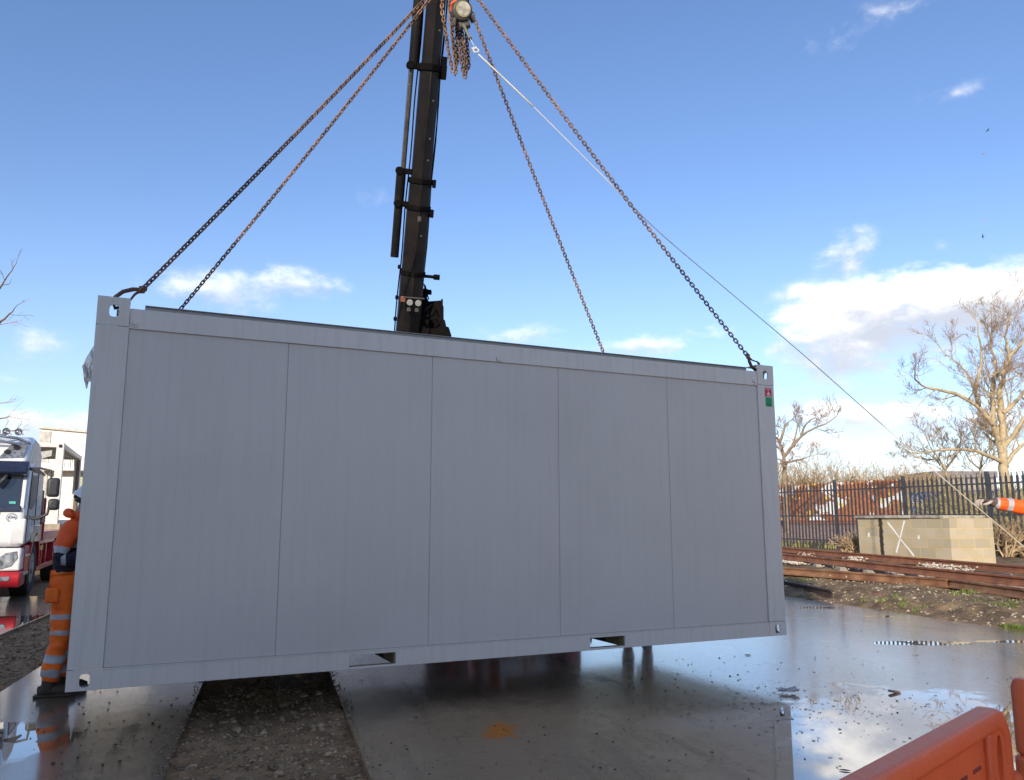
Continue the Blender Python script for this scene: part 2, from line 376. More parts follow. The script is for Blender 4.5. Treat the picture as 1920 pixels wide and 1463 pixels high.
# grit and crumbs on the slabs
m = MB(); rn = random.Random(11)
def crumbs(n, px0, px1, py0, py1, r0, r1):
    for i in range(n):
        p = gnd(rn.uniform(px0, px1), rn.uniform(py0, py1)); q = p.dot(Q2)
        if q2 < q < q1 or q > q5 or q4 < q < q3: continue
        stone(m, p + Vector((0, 0, .001)), r0 + (r1 - r0) * rn.random() ** 4, rn)
crumbs(260, 640, 1480, 1240, 1463, .0025, .012); crumbs(200, 60, 380, 1285, 1440, .0025, .012); crumbs(420, 1480, 1920, 1130, 1340, .002, .009)
crumbs(260, 1060, 1500, 1280, 1350, .002, .008); crumbs(60, 1240, 1480, 1230, 1300, .004, .012)
tag(m.build('grit', mat('dark_grit', (.045, .038, .03), .7, island=.5)), 'dark grit and crumbs of mud scattered over the wet concrete', 'grit', kind='stuff')
# dead leaves
LEAFM = mat('dead_leaf', (.09, .045, .022), .45, island=.6)
def leaf(m, p, L, a, cup=.25, w=.42):
    ca, sa = math.cos(a), math.sin(a); vs = []
    N = 7
    for i in range(N):
        t_ = i / (N - 1); hw = w * L * math.sin(math.pi * (t_ * .92 + .04)) ** .8 * .5
        for s_ in (-1, 0, 1):
            x = (t_ - .5) * L; y = s_ * hw; z = cup * abs(s_) * hw + .12 * L * (t_ - .5) ** 2 + .002
            vs.append(p + Vector((x * ca - y * sa, x * sa + y * ca, z)))
    fs = [(i * 3 + j, i * 3 + j + 1, i * 3 + j + 4, i * 3 + j + 3) for i in range(N - 1) for j in (0, 1)]
    m.add(vs, fs)
m = MB(); rn = random.Random(5)
spots = [(rn.gauss(1560, 90), rn.gauss(1325, 20)) for _ in range(130)] + [(rn.uniform(1490, 1780), rn.uniform(1290, 1450)) for _ in range(60)] + [(rn.uniform(1100, 1480), rn.uniform(1300, 1450)) for _ in range(55)] + [(rn.gauss(230, 60), rn.gauss(1398, 14)) for _ in range(25)] + [(rn.gauss(1380, 50), rn.gauss(1318, 14)) for _ in range(50)]
for a, b in spots:
    p = gnd(a, b); leaf(m, p, rn.uniform(.008, .034), rn.uniform(0, 6.3), rn.uniform(0, .2), rn.uniform(.3, .7))
tag(m.build('leaf_litter', LEAFM), 'small dead leaves and bark bits floating in the puddle', 'leaf litter', kind='stuff')
m = MB(); leaf(m, gnd(1584, 1446), .065, -.35, .35, .42); tag(m.build('leaf', mat('big_leaf', (.07, .03, .02), .35)), 'single dark oval leaf curled in the puddle beside the orange barrier', 'leaf')
m = MB(); leaf(m, gnd(1402, 1229), .085, .4, .3, .5); tag(m.build('leaf', mat('brown_leaf', (.16, .06, .035), .4)), 'brown dead leaf on the wet concrete below the container corner', 'leaf')
# scrap of clear plastic and a cup lid in the puddle
m = MB(); rn = random.Random(9); p = gnd(1477, 1300)
pts = []; n = 8
for i in range(n):
    for j in range(n):
        u, v = i / (n - 1) - .5, j / (n - 1) - .5
        pts.append(p + Vector((u * .15 + rn.uniform(-.012, .012), v * .10 + rn.uniform(-.01, .01), .012 + .055 * abs(noise.noise(Vector((u * 5, v * 5, 2)))) + .05 * max(0, u) * (1 if abs(v) < .2 else .2))))
m.add(pts, [(i * n + j, i * n + j + 1, (i + 1) * n + j + 1, (i + 1) * n + j) for i in range(n - 1) for j in range(n - 1) if abs(i - 3.5) + abs(j - 3.5) < 6.2])
tag(m.build('plastic_scrap', mat('clear_plastic', (.75, .75, .73), .25, trans=.55, var=.05), smooth=True), 'crumpled scrap of clear plastic lying at the puddle edge', 'litter')
m = MB(); p = gnd(1676, 1300); M = frame(p, (1, .2, 0), (-.2, 1, 0), (0, 0, 1))
m.box(-.045, .05, -.018, .018, .004, .022, 0, M @ Matrix.Rotation(.18, 4, 'Y'))
tag(m.build('timber_chip', mat('grey_wood', (.16, .13, .11), .7), bevel=.006), 'grey broken chip of timber standing in the puddle', 'debris')

# ---------------------------------------------------------------- raised railway ground
def prof(s):
    P_ = [(0, -.06), (.06, .0), (.4, .06), (1.0, .13), (1.8, .19), (2.6, .21), (5, .30), (8, .38), (400, .42)]
    for (a, za), (b, zb) in zip(P_, P_[1:]):
        if s <= b: return za + (zb - za) * (s - a) / (b - a)
    return .42
def bank(u, v):
    w = min(1, max(0, u / .3)); far = 1 if u < 6 else .5
    z = prof(u) + w * far * (.09 * fbm(u, v, .9, 1) + .045 * fbm(u, v, 4.5, 2)) * (1 if u < 1.2 else .55)
    p = qe(q5 + u + .02 * fbm(v, 0, 3), v, z); return p
us = lin(0, 1.6, 26) + lin(1.75, 5, 18) + lin(5.5, 12, 10) + [16, 25, 45, 90, 200, 400]
sheet('railway_ground', bank, us, lin(-8, 3, 12) + lin(3.2, 20, 190) + lin(20.4, 45, 60) + [60, 90, 150, 300, 700], SOIL)
m = MB(); rn = random.Random(21)
for i in range(2600):
    u = .05 + 2.6 * rn.random(); v = rn.uniform(8.5, 18); stone(m, bank(u, v), .006 + .03 * rn.random() ** 4, rn)
tag(m.build('bank_stones', mat('bank_stone', (.34, .28, .21), .85, island=.6)), 'pale stones and rubble in the soil bank below the rails', 'rubble', kind='stuff')
m = MB()
for i in range(2600):
    u = .05 + 2.5 * rn.random(); v = rn.uniform(8.5, 17); leaf(m, bank(u, v), rn.uniform(.02, .045), rn.uniform(0, 6.3), rn.uniform(0, .6), .6)
tag(m.build('leaf_litter', mat('tan_leaf', (.36, .21, .10), .7, island=.6)), 'tan fallen leaves strewn over the soil bank below the rails', 'leaf litter', kind='stuff')
GRASS = mat('grass_green', (.14, .20, .035), .6, island=.5)
GRASSY = mat('grass_dry', (.36, .33, .10), .7, island=.4)
def blades(m, c, n, rad, h, rn, lean=.5):
    for _ in range(n):
        a = rn.uniform(0, 6.28); d = rad * rn.random() ** .7; p = c + Vector((math.cos(a) * d, math.sin(a) * d, -.01)); hh = h * rn.uniform(.4, 1)
        b = rn.uniform(0, 6.28); L = Vector((math.cos(b), math.sin(b), 0)) * hh * rn.uniform(.1, lean); sd = Vector((-math.sin(b), math.cos(b), 0)) * (.004 + h * .02)
        q = p + L * .5 + Vector((0, 0, hh * .65)); m.add([p - sd, p + sd, q + sd * .7, q - sd * .7, p + L + Vector((0, 0, hh))], [(0, 1, 2, 3), (3, 2, 4)])
m = MB(); rn = random.Random(31)
for px, py, k in [(1870, 1168, 420), (1660, 1122, 160), (1545, 1090, 120), (1800, 1120, 160), (1895, 1140, 120), (1700, 1128, 90), (1500, 1092, 90), (1835, 1118, 150)]:
    g = gnd(px, py, .12); u = g.dot(Q2) - q5; v = g.dot(E2)
    for _ in range(k // 8):
        blades(m, bank(max(.1, u + rn.gauss(0, .14)), v + rn.gauss(0, .22)), 9, .05, .075, rn)
tag(m.build('grass', GRASS), 'green grass tufts growing on the soil bank', 'grass', kind='stuff')

# ---------------------------------------------------------------- rails
RUST = mat('rusty_rail', (.38, .16, .08), .62, metal=.25, var=.25, vscale=4, bump=.35, bscale=60, col2=(.22, .09, .05))
RUST2 = mat('rusty_rail_worn', (.36, .20, .105), .6, metal=.25, var=.25, vscale=3, bump=.3, bscale=50, col2=(.19, .085, .045))
RP = [(-.07, 0), (.07, 0), (.07, .012), (.02, .03), (.010, .045), (.010, .110), (.034, .124), (.036, .150), (.028, .159), (-.028, .159), (-.036, .150), (-.034, .124), (-.010, .110), (-.010, .045), (-.02, .03), (-.07, .012)]
CLIPM = mat('pale_clip', (.62, .50, .36), .7); PLATE = mat('fishplate_rust', (.24, .09, .045), .8, bump=.5); ROPEG = mat('green_twine', (.05, .20, .09), .7)
def rail(p0, p1, label, plates=(), clips=0, prof=RP, mtl=RUST, side=1, group='rusty rails beside the concrete slab'):
    p0, p1 = Vector(p0), Vector(p1); d = (p1 - p0).normalized(); x = d.cross(Vector((0, 0, 1))).normalized(); z = x.cross(d)
    o = thing('rail', label, 'rail', p0, 0, group)
    m = MB(); L = (p1 - p0).length; pts = [d * (L * i / 24) for i in range(25)]
    vs = [];
    m.tube(pts, 1.0, prof=[(b, -a) for a, b in prof], up=z)
    m.build('rail_bar', mtl, o, smooth='auto')
    s = -x   # camera side
    for k in plates:
        m = MB(); c = d * (L * k) + s * .016 + z * .075; m.bar(c - d * .30, c + d * .30, .016, .085, up=z)
        for j in range(6): q = c + d * (-.24 + .096 * j); m.cyl(q, q + s * .028, .018, 6)
        m.build('fishplate', PLATE, o, bevel=.003)
        m = MB(); q = d * (L * k + .33); m.bar(q, q + d * .006, .074, .16, up=z); 
    for k in range(clips):
        q = d * (L * (k + .5) / clips) + s * .10
        m = MB(); m.bar(q - s * .04 + z * .0, q + s * .05, .09, .03, up=z); m.cyl(q + z * .01, q + z * .075, .016, 6); m.build('rail_clip', CLIPM if k % 3 else PLATE, o, bevel=.004)
    return o
zt = .44
def railpt(px, py, ztop): 
    g = gnd(px, py, ztop); g.z = ztop - .159; return g
def ext(a, b, ta, tb): return a + (b - a) * ta, a + (b - a) * tb
A0, A1 = railpt(1467, 1026, .53), railpt(1920, 1061, .53); a0, a1 = ext(A0, A1, -.9, 1.5)
rail(a0, a1, 'farthest rusty rail, running just in front of the block wall', (.66,), 26)
B0, B1 = railpt(1467, 1037.5, .50), railpt(1920, 1081.5, .50); b0, b1 = ext(B0, B1, -1.2, 1.5)
rail(b0, b1, 'rusty rail with a bolted joint, second from the block wall', (.535, ), 26)
C0, C1 = railpt(1467, 1063, .37), railpt(1776, 1085, .37); c0, c1 = ext(C0, C1, -1.2, .998)
rail(c0, c1, 'rusty rail in the nearer pair, ending at a gap right of the wall corner', (), 0, mtl=RUST2)
# a second bar lying on its side against it
d = (C1 - C0).normalized(); sv = -d.cross(Vector((0, 0, 1))).normalized()
rail(c0 + sv * .155 + Vector((0, 0, -.045)), c1 + sv * .155 + Vector((0, 0, -.045)), 'lower rusty rail lying along the camera side of the nearer rail pair', (), 0, mtl=RUST)
D0, D1 = railpt(1779, 1084.5, .37), railpt(1920, 1103, .37); d0, d1 = ext(D0, D1, 0, 4)
rail(d0, d1, 'rusty rail nearest the camera at the right, with a yellowish worn web', (), 0, mtl=RUST2)
E0, E1 = gnd(1462, 1090, .17), gnd(1560, 1108, .15); e0, e1 = ext(E0, E1, -1.5, 1); 
rail(e0 + Vector((0, 0, -.13)), e1 + Vector((0, 0, -.14)), 'short dark rail end half buried in the soil bank beside the slab', (), 0, mtl=mat('dark_rail', (.085, .055, .05), .6, metal=.3, col2=(.05, .035, .035)))
F0, F1 = gnd(1612, 1108, .12), gnd(1700, 1124, .11)
rail(F0 + Vector((0, 0, -.15)), F1 + Vector((0, 0, -.15)), 'rusty bar end barely showing in the soil bank', (), 0)
# sleepers
SLP = mat('sleeper_concrete', (.34, .30, .25), .85, bump=.4)
for i in range(17):
    k = -.4 + i * .11; a = A0 + (A1 - A0) * k; b = B0 + (B1 - B0) * (k * (A1 - A0).length / (B1 - B0).length - .02) if False else None
    yy = a.y; tb = (yy - B0.y) / (B1.y - B0.y); b = B0 + (B1 - B0) * tb
    dd = (a - b).normalized(); m = MB(); p = b - dd * .16; q = a + dd * .3; p.z = q.z = .25
    m.bar(p, q, .25, .16); o = m.build('sleeper', SLP, bevel=.02); tag(o, 'concrete sleeper half buried in ballast between the two farthest rails', 'sleeper', 'sleepers under the two far rails')
m = MB(); rn = random.Random(41)
def rowstones(P0, P1, off, wid, n, k0, k1, z, r0, r1):
    z -= .13
    for _ in range(n):
        k = rn.uniform(k0, k1); p = P0 + (P1 - P0) * k + (P1 - P0).normalized().cross(Vector((0, 0, 1))) * (off + rn.gauss(0, wid)) * 1
        p.z = z + rn.uniform(-.02, .03); stone(m, p, rn.uniform(r0, r1), rn)
sgn = 1
rowstones(B0, B1, -.35, .17, 2300, -.5, .55, .42, .014, .035)
rowstones(B0, B1, .30, .1, 900, -.4, .2, .44, .014, .035)
rowstones(C0, C1, -.28, .10, 1500, -.3, .9, .38, .014, .035)
for k, n in ((.47, 110), (.22, 40), (.78, 160), (.86, 90)):
    for _ in range(n):
        p = A0 + (A1 - A0) * (k + rn.gauss(0, .018)) + Q2 * (-.35 + rn.gauss(0, .12)); p.z = .34 + .11 * rn.random() ** 2; stone(m, p, rn.uniform(.02, .04), rn)
for _ in range(500):
    p = B0 + (B1 - B0) * rn.uniform(-.4, 1.2) + Q2 * rn.uniform(.2, 1.5); p.z = .31 + rn.uniform(0, .03); stone(m, p, rn.uniform(.015, .03), rn)
tag(m.build('ballast', BALLAST), 'pale broken ballast heaped between the rusty rails', 'ballast', kind='stuff')
m = MB()
for k in (.28, .36, .45, .52, .62, .70):
    p = B0 + (B1 - B0) * k + sv * .12; p.z = .36
    for j in range(3):
        pts = [p + E2 * (.02 * i - .12) + Q2 * .03 * math.sin(i * 1.3 + j) + Vector((0, 0, .012 * j + .01 * math.sin(i))) for i in range(14)]; m.tube(pts, .006, 4)
tag(m.build('green_twine', ROPEG), 'scraps of green twine lying along the rail foot', 'twine', kind='stuff')

# ---------------------------------------------------------------- block wall
def brick_mat():
    m = bpy.data.materials.new('block_masonry'); m.use_nodes = True; t = NT(m.node_tree); b = t.n['Principled BSDF']
    tc = t.new('ShaderNodeTexCoord'); uv = tc.outputs['UV']; ob = tc.outputs['Object']
    br = t.new('ShaderNodeTexBrick', offset=.5, i_0=uv, i_1=(.50, .43, .31, 1), i_2=(.38, .33, .24, 1), i_3=(.66, .48, .22, 1))
    br.inputs['Scale'].default_value = 1; br.inputs['Mortar Size'].default_value = .008; br.inputs['Mortar Smooth'].default_value = .2; br.inputs['Brick Width'].default_value = .48; br.inputs['Row Height'].default_value = .24
    nz = t.noise(ob, 2.5, 8, .65); nf = t.noise(ob, 60, 4, .7)
    c = t.mix(t.smooth(nz, .42, .62), br.outputs['Color'], t.mix(.5, br.outputs['Color'], (.44, .35, .18, 1)))
    c = t.mix(t.m('MULTIPLY', t.smooth(nf, .5, .8), .35), c, (.16, .15, .12, 1))
    # tarry run down the front face
    u = t.new('ShaderNodeSeparateXYZ', i_0=ob).outputs[0]; w = t.noise(t.scale(ob, (6, 6, 3)), 3, 6, .6)
    st = t.m('ADD', t.m('ABSOLUTE', t.m('SUBTRACT', u, .86)), t.m('MULTIPLY', t.m('SUBTRACT', w, .5), .14))
    c = t.mix(t.smooth(st, .085, .055), c, (.035, .03, .024, 1))
    u2 = t.m('ADD', t.m('ABSOLUTE', t.m('SUBTRACT', u, .56)), t.m('MULTIPLY', t.m('SUBTRACT', w, .5), .3))
    c = t.mix(t.m('MULTIPLY', t.smooth(u2, .12, .02), .4), c, (.10, .09, .07, 1))
    t.set(b.inputs['Base Color'], c); b.inputs['Roughness'].default_value = .9
    bn = t.new('ShaderNodeBump'); bn.inputs['Strength'].default_value = .6; bn.inputs['Distance'].default_value = .008
    t.set(bn.inputs['Height'], t.m('ADD', t.m('MULTIPLY', br.outputs['Fac'], -1), t.m('MULTIPLY', nf, .6))); t.set(b.inputs['Normal'], bn.outputs[0])
    return m
BRICK = brick_mat()
wl, wc, wr = at(1610, 1003, 22.6), at(1779, 970, 19.6), at(1856, 970, 18.35)
fd = Vector((wc.x - wl.x, wc.y - wl.y, 0)); FL = fd.length; fd.normalize(); bd = Vector((-fd.y, fd.x, 0)); BWd = 1.32
wall = thing('block_wall', 'low mustard grey concrete block wall box sprayed with a white X', 'wall', (wl.x, wl.y, .24), math.atan2(fd.y, fd.x))
ZT = 1.20
m = MB(); m.box(0, FL, 0, BWd, 0, ZT)
o = m.build('masonry', BRICK, wall)
uvl = o.data.uv_layers.new(name='UVMap')
for poly in o.data.polygons:
    for li in poly.loop_indices:
        co = o.data.vertices[o.data.loops[li].vertex_index].co
        uvl.data[li].uv = (co.x - FL, co.z) if abs(poly.normal.y) > .5 else (co.y + (0 if abs(poly.normal.x) > .5 else co.x), co.z)
m = MB(); m.box(-.06, FL * .62, -.06, BWd + .05, ZT + .002, ZT + .075); m.box(FL * .62 + .01, FL * .93, -.035, BWd + .05, ZT + .002, ZT + .07)
m.build('coping', mat('coping_stone', (.40, .37, .31), .9, bump=.6, bscale=30, var=.25), wall, bevel=.012)
SPRAY = mat('white_spray', (.85, .84, .80), .7, var=.03)
m = MB()
def spr(x0, z0, x1, z1, w):
    a = Vector((x0, -.004, z0)); b = Vector((x1, -.004, z1)); d_ = (b - a); nrm = Vector((-d_.z, 0, d_.x)).normalized() * w / 2; n = 8; vs = []
    for i in range(n + 1):
        k = i / n; ww = (.6 + .5 * math.sin(k * 7 + x0)) * .35 + .65; p = a + d_ * k + Vector((0, 0, .008 * math.sin(k * 9)))
        vs += [p + nrm * ww, p - nrm * ww]
    m.add(vs, [(2 * i, 2 * i + 1, 2 * i + 3, 2 * i + 2) for i in range(n)])
spr(1.12, 1.10, 1.95, .26, .05); spr(1.72, 1.14, 1.36, .32, .055)
for x, z, rx, rz in ((.40, .76, .038, .07), (2.15, .73, .034, .055)):
    m.add([Vector((x, -.004, z))] + [Vector((x + rx * math.cos(a / 12 * 6.283), -.004, z + rz * math.sin(a / 12 * 6.283))) for a in range(12)], [(0, 1 + k, 1 + (k + 1) % 12) for k in range(12)])
m.build('sprayed_mark', SPRAY, wall)

# ---------------------------------------------------------------- palisade fence
FM = mat('fence_steel', (.062, .066, .080), .5, metal=.2, var=.12, vscale=5)
def topz(px, py):
    r = ray(px, py); t_ = (2.79 - CH) / r.z; return Vector((r.x * t_, r.y * t_, .36))
P0, P1 = topz(1563, 901), topz(1848, 884.5)
fdv = Vector((P1.x - P0.x, P1.y - P0.y, 0)); bay = fdv.length / 2; fdv.normalize()
fence = thing('palisade_fence', 'dark grey steel palisade fence behind the railway tracks', 'fence', P0, math.atan2(fdv.y, fdv.x))
H_ = 2.40
def pale_mesh():
    m = MB(); n = 17
    for i in range(n):
        x = bay * (i + .7) / (n + .4); w = .038
        pl = [(x - w, .03), (x + w, .03), (x + w, H_ - .14), (x + w * .35, H_ - .10), (x + .012, H_ - .02), (x - .012, H_ - .02), (x - w * .35, H_ - .10), (x - w, H_ - .14)]
        k = len(pl); vs = [Vector((a, y, z)) for y in (-.035, -.024) for a, z in pl]
        m.add(vs, [tuple(range(k)), tuple(range(k, 2 * k))[::-1]] + [(j, (j + 1) % k, k + (j + 1) % k, k + j) for j in range(k)])
        m.box(x - .008, x + .008, -.024, -.008, .05, H_ - .16)
    return m
pm = pale_mesh(); first = None
for k in range(-6, 7):
    if first is None: first = pm.build('pales', FM, fence); first.location.x = k * bay
    else: c = first.copy(); COL.objects.link(c); c.parent = fence; c.location.x = k * bay
    m = MB(); m.box(-.05, .05, -.01, .06, -.3, H_ + .04); m.box(-.055, .055, -.03, .0, .42, .50); m.box(-.055, .055, -.03, 0, H_ - .36, H_ - .28)
    o = m.build('post', FM, fence, bevel=.004); o.location.x = k * bay
for z in (.30, 1.16, 2.06):
    m = MB(); m.box(-6 * bay, 7 * bay, -.008, .012, z, z + .045); m.build('rail', FM, fence)
# grass and dry growth along the fence
m = MB(); rn = random.Random(51)
for i in range(520):
    x = rn.uniform(-3.5 * bay, 4 * bay); p = fence.location + fdv * x + Vector((-fdv.y, fdv.x, 0)) * rn.uniform(-.25, 1.6); p.z = .40
    blades(m, p, 8, .18, .38 if rn.random() < .3 else .22, rn)
tag(m.build('grass', GRASSY), 'dry yellow green grass growing along the fence foot', 'grass', kind='stuff')

# ---------------------------------------------------------------- embankment and far track behind the fence
fn = Vector((-fdv.y, fdv.x, 0))
if fn.x < 0: fn = -fn
def femb(u, v):
    zz = .40 if u < 3.5 else .40 + .80 * min(1, (u - 3.5) / 6)
    p = Vector((P0.x, P0.y, 0)) + fn * u - fdv * v; p.z = zz + .04 * fbm(u, v, 1.5) * (u > 3); return p
PINK = mat('far_ballast', (.38, .24, .17), .9, bump=1, bscale=20, var=.3)
sheet('embankment', femb, lin(2.6, 12, 30) + [14, 20, 40, 120], lin(-40, 60, 120), PINK)
for kk in (9.2, 10.7):
    a = femb(kk, -30); b = femb(kk, 55); a.z = b.z = 1.22
    rail(a, b, 'brown rail of the far track on the embankment behind the fence, ' + ('nearer' if kk < 10 else 'farther') + ' of the two', (), 0, group='rails of the far track')
# painted wall
def graf():
    m = bpy.data.materials.new('painted_wall'); m.use_nodes = True; t = NT(m.node_tree); b = t.n['Principled BSDF']
    ob = t.new('ShaderNodeTexCoord').outputs['Object']
    a = t.noise(t.scale(ob, (.55, 1, .9)), 1.5, 2, .5, 1.2); c_ = t.noise(ob, 1.1, 2, .5, 1.6); f = t.noise(ob, 9, 6, .6)
    c = t.mix(t.smooth(f, .35, .7), (.30, .10, .04, 1), (.52, .20, .07, 1))
    c = t.mix(t.smooth(a, .57, .585), c, (.80, .78, .74, 1)); c = t.mix(t.smooth(c_, .60, .61), c, (.30, .14, .07, 1))
    c = t.mix(t.smooth(t.noise(ob, 2.3, 1, .5), .66, .67), c, (.75, .55, .10, 1))
    t.set(b.inputs['Base Color'], c); b.inputs['Roughness'].default_value = .8; return m
def far_on(px, u): # point of the line parallel to the fence at distance u, in the direction of px
    r = ray(px, 977); o = Vector((P0.x, P0.y, 0)) + fn * u
    A = Matrix(((r.x, -fdv.x), (r.y, -fdv.y))); s_ = A.inverted() @ Vector((o.x, o.y)); return Vector((r.x * s_[0], r.y * s_[0], 1.15))
g0, g1 = far_on(1440, 13.5), far_on(1700, 13.5); gl = (g1 - g0).length; gdv = (g1 - g0).normalized()
m = MB(); rn = random.Random(2); n = 14
for i in range(n):
    z = 2.32 + .02 * (i % 3); m.box(gl * i / n + .01, gl * (i + 1) / n - .01, -.06, .06 + .004 * (i % 2), -.3, z)
o = m.build('graffiti_wall', graf(), bevel=.01); o.location = g0; o.rotation_euler.z = math.atan2(gdv.y, gdv.x)
tag(o, 'orange and white graffiti covered boundary wall seen through the fence', 'wall')
# blue steel container and white cabin beyond the track
def corr_box(name, label, cat, p, L, D_, H, mtl, rz):
    o = thing(name, label, cat, p, rz); m = MB(); n = int(L / .14)
    xs = []; 
    for i in range(n + 1): xs.append((L * i / n, -.02 if i % 2 else .02))
    vs = [Vector((x, y, z)) for z in (.1, H - .1) for x, y in xs]; k = len(xs); m.add(vs, [(i, i + 1, k + i + 1, k + i) for i in range(k - 1)])
    m.box(0, L, .03, D_, .1, H - .1); m.build('shell', mtl, o)
    m = MB()
    for z in (0, H - .1):
        m.box(0, L, -.04, .04, z, z + .1)
    for x in (0, L - .1): m.box(x, x + .1, -.045, .05, .1, H - .1)
    m.box(0, L, .04, D_, H - .05, H); m.build('frame', mtl, o, bevel=.008); return o
BLUE = mat('blue_paint', (.03, .10, .30), .5, var=.1); OFFW = mat('offwhite_paint', (.72, .71, .68), .45, var=.06)
p = far_on(1712, 15); p.z = 1.1; corr_box('shipping_container', 'blue shipping container beyond the far track behind the fence', 'container', p, 5.5, 2.4, 1.75, BLUE, math.atan2(gdv.y, gdv.x))
p = far_on(1796, 17); p.z = 1.1; corr_box('storage_cabin', 'white storage cabin beyond the far track, right of the blue container', 'cabin', p, 2.5, 2.4, 1.9, OFFW, math.atan2(gdv.y, gdv.x))
p = at(1752, 884, 62); q = at(1862, 884, 62)
bl_ = thing('distant_building', 'long grey flat roofed building behind the bare trees', 'building', (p.x, 62, 0)); L = q.x - p.x
m = MB(); m.box(0, L, 0, 8, 0, p.z - .5); m.build('wall', mat('grey_render', (.34, .31, .29), .8), bl_)
m = MB(); m.box(-.2, L + .2, -.2, 8.2, p.z - .49, p.z); m.build('roof', mat('dark_roof', (.22, .20, .20), .7), bl_)
m = MB()
for k in range(5): m.box(L * (k + .3) / 5, L * (k + .75) / 5, -.03, .02, 1.6, 3.2)
m.build('windows', mat('dark_glass', (.05, .06, .08), .1), bl_)
# ================================================================ building behind the photographer (throws the shade over the yard)
WHW = mat('warehouse_cladding', (.42, .43, .44), .6, var=.08)
wh = thing('warehouse', 'large clad warehouse standing behind the camera', 'building', (-20, -24, 0))
m = MB(); m.box(-22, 7.0, 0, 12, 0, 9.9); m.box(7.01, 17.4, 10.8, 12, 0, 11.2)
for i in range(39): m.box(-22 + i, -22 + i + .5, 12.0, 12.04, .3, 9.8)
m.build('wall', WHW, wh)
m = MB(); m.box(6.9, 17.45, 10.7, 12.1, 11.2, 11.5); m.box(-22.2, 6.85, -.2, 12.2, 9.9, 10.2); m.build('roof', mat('warehouse_roof', (.2, .2, .21), .7), wh, bevel=.02)
for x in (-14, -2, 10):
    m = MB(); m.box(x, x + 4, 12.05, 12.1, 0, 4.6); d_ = m.build('roller_door', mat('door_blue_grey', (.15, .2, .27), .5), wh)
    for k in range(3):
        m = MB(); m.box(x + k * 2, x + k * 2 + 1.5, 12.05, 12.1, 7, 8.4); m.build('window', mat('dark_glass', (.05, .06, .08), .1), wh)

# ================================================================ hanging site container
CL, CW, CHH = 6.058, 2.438, 2.611
YAW = 0.443912
def cont_mat(name, col, streak=1.0):
    m = bpy.data.materials.new(name); m.use_nodes = True; t = NT(m.node_tree); b = t.n['Principled BSDF']
    ob = t.new('ShaderNodeTexCoord').outputs['Object']
    n1 = t.noise(t.scale(ob, (14, 14, .7)), 1.6, 6, .65); n2 = t.noise(ob, .9, 5, .6); n3 = t.noise(ob, 90, 3, .6); n4 = t.noise(t.scale(ob, (40, 40, 2.2)), 1, 5, .7)
    c = t.mix(t.m('MULTIPLY', t.smooth(n1, .42, .75), .30 * streak), c4(col), (col[0] * .62, col[1] * .62, col[2] * .60, 1))
    c = t.mix(t.m('MULTIPLY', t.smooth(n2, .4, .75), .28), c, (col[0] * .78, col[1] * .77, col[2] * .74, 1))
    c = t.mix(t.m('MULTIPLY', t.smooth(n4, .66, .8), .35 * streak), c, (.16, .15, .14, 1))
    c = t.mix(t.m('MULTIPLY', t.smooth(n3, .70, .8), .4), c, (.20, .18, .16, 1))
    for rot, sc, th in ((.35, (60, 60, 2.2), .70), (-1.2, (2.5, 70, 60), .71), (.9, (45, 3, 50), .71)):   # rubbed scuff marks
        mp = t.new('ShaderNodeMapping', i_0=ob); mp.inputs['Rotation'].default_value = (0, rot, 0); mp.inputs['Scale'].default_value = sc
        c = t.mix(t.m('MULTIPLY', t.m('MULTIPLY', t.smooth(t.noise(mp.outputs[0], 1.0, 3, .6), th, th + .05), t.smooth(t.noise(ob, 1.7, 3, .6), .54, .66)), .30), c, (.24, .23, .22, 1))
    t.set(b.inputs['Base Color'], c); t.set(b.inputs['Roughness'], t.m('MULTIPLY_ADD', n2, .25, .24))
    bn = t.new('ShaderNodeBump'); bn.inputs['Strength'].default_value = .5; bn.inputs['Distance'].default_value = .012
    t.set(bn.inputs['Height'], t.noise(t.scale(ob, (1, 1, .4)), 2.2, 3, .5)); t.set(b.inputs['Normal'], bn.outputs[0]); return m
CF = cont_mat('container_frame_paint', (.60, .565, .515)); CP = cont_mat('container_panel_paint', (.535, .50, .462), .35)
INN = mat('container_underside', (.08, .075, .07), .8)
o0 = Vector((-2.84743183, 5.38193457, CH - 1.08439684))
cont = thing('site_container', 'grey white steel site cabin container hanging from four chains', 'container', o0, YAW)
cw, cd, chh = .205, .16, .20
TR0, TR1 = CHH - .213, CHH - .068
def casting(x0, y0, z0, sx, sy, sz):
    """corner fitting at a corner; sx, sy, sz tell which way is inward"""
    m = MB(); w, d, h = cw, cd, (chh if z0 > 1 else .129); t_ = .011; hz_ = .098 if z0 > 1 else .062
    X = Vector((sx, 0, 0)); Y = Vector((0, sy, 0)); Z = Vector((0, 0, sz)); O = Vector((x0, y0, z0))
    m.plate(w, h, t_, (w * .52, hz_), .060, .084, frame(O, X, Y, Z), sq=3.2)             # long face
    if x0 == 0 and y0 == 0 and z0 == 0:
        m.plate(d - t_, h, t_, ((d - t_) * .5, .05), .07, .04, frame(O + Y * t_, Y, X, Z), sq=3.2)
    else: m.plate(d - t_, h, t_, ((d - t_) * .5, hz_), .08, .09, frame(O + Y * t_, Y, X, Z), sq=3.2)  # end face
    m.plate(w - t_, d - t_, t_, ((w - t_) * .5, (d - t_) * .5), .11, .06, frame(O + X * t_ + Y * t_, X, Z, Y), sq=3.2)  # top or bottom
    return m.build('corner_casting', CF, cont, bevel=.0035)
for sx in (0, 1):
    for sy in (0, 1):
        for sz in (0, 1): casting(sx * CL, sy * CW, sz * CHH, 1 - 2 * sx, 1 - 2 * sy, 1 - 2 * sz)
